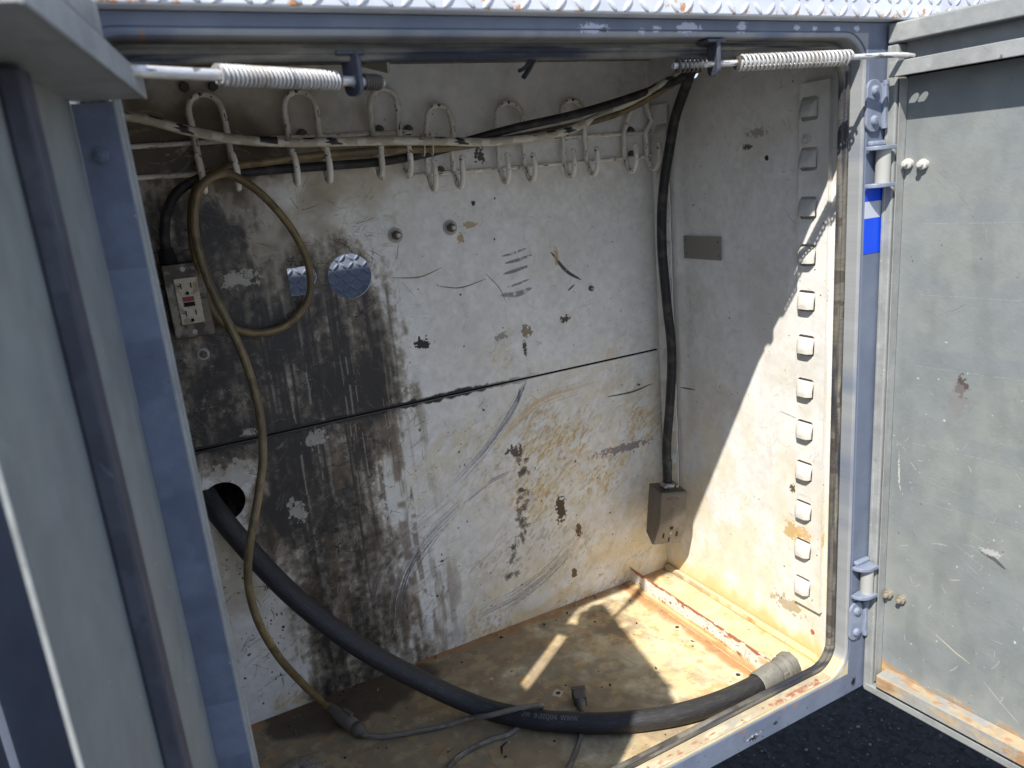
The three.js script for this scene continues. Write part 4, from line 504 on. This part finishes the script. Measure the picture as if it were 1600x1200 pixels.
{ const t = thing('rubber_hose', 'thick black rubber hose curving from the wall port to a steel coupling', 'hose', [-0.45, 0.02, -0.07]); const o = t.position; const l = (a) => [a[0] - o.x, a[1] - o.y, a[2] - o.z];
  const P = [[-0.895, 0.45, -0.52], [-0.884, 0.425, -0.42], [-0.871, 0.396, -0.362], [-0.8294, 0.312, -0.3316], [-0.7808, 0.235, -0.2934], [-0.7118, 0.152, -0.2536], [-0.6363, 0.082, -0.2194], [-0.5768, 0.037, -0.1866], [-0.5376, 0.0205, -0.1516], [-0.5155, 0.018, -0.1276], [-0.4789, 0.018, -0.0885], [-0.4553, 0.018, -0.0691], [-0.3992, 0.018, -0.0277], [-0.31, 0.018, 0.013], [-0.234, 0.018, 0.030], [-0.168, 0.018, 0.034], [-0.135, 0.0185, 0.033]].map(l);
  const c = document.createElement('canvas'); c.width = 2048; c.height = 160; const x = c.getContext('2d'); x.fillStyle = 'rgb(46,45,46)'; x.fillRect(0, 0, 2048, 160);
  seed = 9001; for (let i = 0; i < 5200; i++) { const v = 30 + rnd() * 70; x.fillStyle = `rgba(${v + 8},${v + 3},${v - 4},${0.1 + rnd() * 0.3})`; x.fillRect(rnd() * 2048, rnd() * 160, 1 + rnd() * 26, 1 + rnd() * 1.6); }
  x.fillStyle = 'rgba(150,142,130,0.6)'; x.font = 'bold 17px sans-serif'; x.save(); x.translate(0, 0); x.fillText('2W  9-3IQ04  WWW', 1345, 44); x.restore();
  const m = new THREE.CanvasTexture(c); m.colorSpace = THREE.SRGBColorSpace; m.wrapT = THREE.RepeatWrapping;
  const cv = new THREE.CatmullRomCurve3(P.map(V), false, 'centripetal'); add('hose_tube', new THREE.TubeGeometry(cv, 220, 0.0160, 24, false), std(bump({ map: m, roughness: 0.55 }, 0.001)), t);
  const a = V(l([-0.148, 0.0185, 0.0338])), b = V(l([-0.066, 0.0215, 0.028])), d = b.clone().sub(a).normalize(), q = new THREE.Quaternion().setFromUnitVectors(new THREE.Vector3(0, 1, 0), d);
  const put = (g) => { g.applyQuaternion(q); return g.translate(a.x, a.y, a.z); };
  add('ferrule', put(new THREE.LatheGeometry([[0.0172, 0], [0.0192, 0.0015], [0.0196, 0.038], [0.0186, 0.043], [0.0172, 0.045], [0.001, 0.045]].map((p) => new THREE.Vector2(...p)), 28)), mat.coupling, t);
  add('coupling', [put(new THREE.CylinderGeometry(0.0172, 0.0172, 0.016, 28).translate(0, 0.050, 0)), put(new THREE.LatheGeometry([[0.0172, 0.057], [0.0205, 0.058], [0.0205, 0.066], [0.019, 0.068]].map((p) => new THREE.Vector2(...p)), 28)), put(new THREE.CylinderGeometry(0.0222, 0.0222, 0.014, 8).translate(0, 0.074, 0)), put(new THREE.CylinderGeometry(0.019, 0.0215, 0.002, 8).translate(0, 0.082, 0)), put(new RoundedBoxGeometry(0.012, 0.011, 0.006, 2, 0.001).translate(0.0, 0.05, 0.0165))], mat.coupling, t); }

// ---------------------------------------------------------------- hanging outlet
{ const t = thing('hanging_outlet', 'dark outlet box hanging from a black cord in the rear corner', 'outlet', [-0.052, 0.24, -0.30]); const o = t.position; const l = (a) => [a[0] - o.x, a[1] - o.y, a[2] - o.z];
  add('cord', [tube([PORT, [-0.021, 0.991, -0.235], [-0.017, 0.969, -0.255], [-0.021, 0.926, -0.278], [-0.027, 0.868, -0.292], [-0.037, 0.797, -0.30], [-0.044, 0.707, -0.30], [-0.040, 0.60, -0.297], [-0.032, 0.50, -0.297], [-0.038, 0.399, -0.30], [-0.048, 0.309, -0.302], [-0.053, 0.226, -0.297]].map(l), 0.0088, 140, 16)], mat.rubber, t);
  const m = new THREE.Matrix4().makeRotationFromEuler(new THREE.Euler(0, -0.24, -0.11, 'YXZ')).setPosition(-0.001, -0.012, 0.004);
  const s = new THREE.Shape(); // profile seen from the side: depth (x) against height (y); the lower face slopes back
  s.moveTo(-0.028, 0); s.lineTo(0.027, 0); s.lineTo(0.0295, -0.004); s.lineTo(0.0295, -0.064); s.lineTo(0.0175, -0.112); s.lineTo(0.004, -0.118); s.lineTo(-0.028, -0.104); s.closePath();
  const hb = ext(s, 0.057, 0.002).translate(0, 0, -0.0285).rotateY(-Math.PI / 2); const h = add('outlet_housing', metreUV(hb).applyMatrix4(m), mat.housing, t);
  const font = await new FontLoader().loadAsync('fonts/droid/droid_sans_bold.typeface.json');
  const tx = (str, sz) => { const g = new TextGeometry(str, { font, size: sz, depth: 0.0006, curveSegments: 3 }); g.computeBoundingBox(); const c = g.boundingBox; return g.translate(-(c.max.x + c.min.x) / 2, 0, 0); };
  add('embossing', [tx('BRILLIA', 0.0052).translate(-0.002, -0.0145, 0.0293).applyMatrix4(m), tx('7', 0.005).translate(0.001, -0.0225, 0.0293).applyMatrix4(m), metreUV(new RoundedBoxGeometry(0.034, 0.0007, 0.0008, 1, 0.0003).translate(0, -0.029, 0.0294)).applyMatrix4(m)], mat.housing, h);
  const sl = Math.atan2(0.012, 0.048), fm = m.clone().multiply(new THREE.Matrix4().makeRotationX(sl).setPosition(0, -0.088, 0.0236));
  const sb = (w, hh, x, y) => metreUV(new RoundedBoxGeometry(w, hh, 0.002, 1, 0.0004).translate(x, y, -0.0002)).applyMatrix4(fm);
  for (const q of [[0.0034, 0.0115, -0.0142, -0.004], [0.0034, 0.0115, 0.0142, -0.002], [0.003, 0.0105, -0.0005, -0.0145], [0.0068, 0.007, 0, 0.0135]]) add('slot', sb(...q), mat.black, h);
  add('face_screw', cyl(0.0027, 0.0016, 0, 0.001, 0.0009, 'z', 14).applyMatrix4(fm), mat.steel, h);
  add('cord_clamp', [new THREE.TorusGeometry(0.0105, 0.0042, 8, 24).rotateX(Math.PI / 2).scale(1.15, 1.5, 0.95).translate(0, 0.0062, 0.001), cyl(0.0105, 0.014, 0, 0.004, 0.001, 'y', 20), cyl(0.0032, 0.012, -0.0125, 0.007, 0.009, 'z', 10), cyl(0.0032, 0.012, 0.0125, 0.007, 0.009, 'z', 10)].map((g) => g.applyMatrix4(m)), mat.steel, t);
  add('tape_band', cyl(0.0094, 0.022, 0, 0, 0, 'y', 16).translate(0.0025, 0.034, -0.0005), std({ color: col(52, 66, 62), roughness: 0.5 }), t);
}
// ---------------------------------------------------------------- outlet box with reset buttons
{ const t = thing('outlet_box', 'grimy metal outlet box with ivory socket and red button', 'outlet', [-0.852, 0.718, ZB]); 
  add('box', bx(-0.026, -0.05, 0.0, 0.026, 0.052, 0.040, 0.003), mat.box, t);
  const cp = add('cover_plate', ext(rectS(-0.0265, -0.0515, 0.0265, 0.0525, 0.0015), 0.0045, 0.0012).translate(0, 0, 0.040), mat.plate, t);
  const f = add('receptacle', ext(rectS(-0.0152, -0.0315, 0.0152, 0.0325, 0.0012), 0.0035, 0.0008).translate(0.0005, 0, 0.0443), mat.ivory, t);
  const z = 0.0475, q = (x0, y0, x1, y1, m, d = 0.0006, n = 'slot') => add(n, bx(x0, y0, z, x1, y1, z + d, 0.0002), m, f);
  for (const y of [0.021, -0.017]) { q(-0.0075, y - 0.0035, -0.006, y + 0.0045, mat.black); q(-0.0108, y + 0.0002, -0.0076, y + 0.0016, mat.black); q(0.0055, y - 0.003, 0.0072, y + 0.0045, mat.black); add('ground_hole', ext((() => { const s = new THREE.Shape(); s.moveTo(-0.0022, -0.002); s.lineTo(0.0022, -0.002); s.lineTo(0.0022, 0.0004); s.absarc(0, 0.0004, 0.0022, 0, Math.PI); s.closePath(); return s; })(), 0.0006).translate(0.0, y - 0.0098, z), mat.black, f); }
  q(-0.0072, 0.0002, 0.0072, 0.0064, mat.red, 0.002, 'test_button'); q(-0.0072, -0.0071, 0.0072, -0.0012, mat.dark, 0.0018, 'reset_button');
  for (const y of [0.0445, -0.0435]) add('cover_screw', [cyl(0.0034, 0.0016, 0, y, 0.0452, 'z', 16), bx(-0.003, y - 0.0004, 0.0456, 0.003, y + 0.0004, 0.0463, 0.0001)], mat.steel, t);
  add('cable_gland', [cyl(0.0125, 0.012, -0.014, 0.059, 0.026, 'y', 6), cyl(0.009, 0.016, -0.014, 0.066, 0.026, 'y', 16)], mat.dark, t);
}
{ // crumbs of rust and dirt on the compartment floor
  const g = new THREE.DodecahedronGeometry(1, 0), m = new THREE.InstancedMesh(g, std({ color: col(255, 255, 255), roughness: 0.95 }), 210), M = new THREE.Matrix4(), q = new THREE.Quaternion(); seed = 777;
  for (let i = 0; i < 210; i++) { const r = 0.0005 + 0.0018 * Math.pow(rnd(), 3), e = rnd(); let x = rr(-0.95, -0.01), z = rr(-0.37, 0.06); if (e < 0.4) z = -0.374 + Math.pow(rnd(), 2) * 0.04; else if (e < 0.52) x = -0.118 - Math.pow(rnd(), 2) * 0.03; q.setFromEuler(new THREE.Euler(rr(0, 6), rr(0, 6), rr(0, 6))); M.compose(new THREE.Vector3(x, r * 0.3 + 0.0003, z), q, new THREE.Vector3(r * rr(0.8, 2), r * 0.6, r * rr(0.7, 1.5))); m.setMatrixAt(i, M); const c = [[70, 56, 44], [48, 42, 38], [132, 96, 62], [196, 184, 160]][Math.floor(rnd() * 4)]; m.setColorAt(i, col(...c)); }
  m.name = 'floor_crumbs'; m.castShadow = m.receiveShadow = true; m.userData = { kind: 'stuff', label: 'crumbs of rust and dirt lying on the compartment floor', category: 'dirt' }; scene.add(m); }
{ const t = thing('floor_pad', 'round tan floor fitting with a dark centre hole near the sill', 'fitting', [-0.838, 0, -0.215]);
  add('pad', new THREE.LatheGeometry([[0.0052, 0.001], [0.0052, 0.010], [0.012, 0.011], [0.026, 0.009], [0.034, 0.005], [0.036, 0.0006]].map((p) => new THREE.Vector2(...p)).reverse(), 36), mat.dusty, t);
  add('hole', cyl(0.0051, 0.002, 0, 0.0012, 0), mat.dusty, t); }
renderer.render(scene, camera);
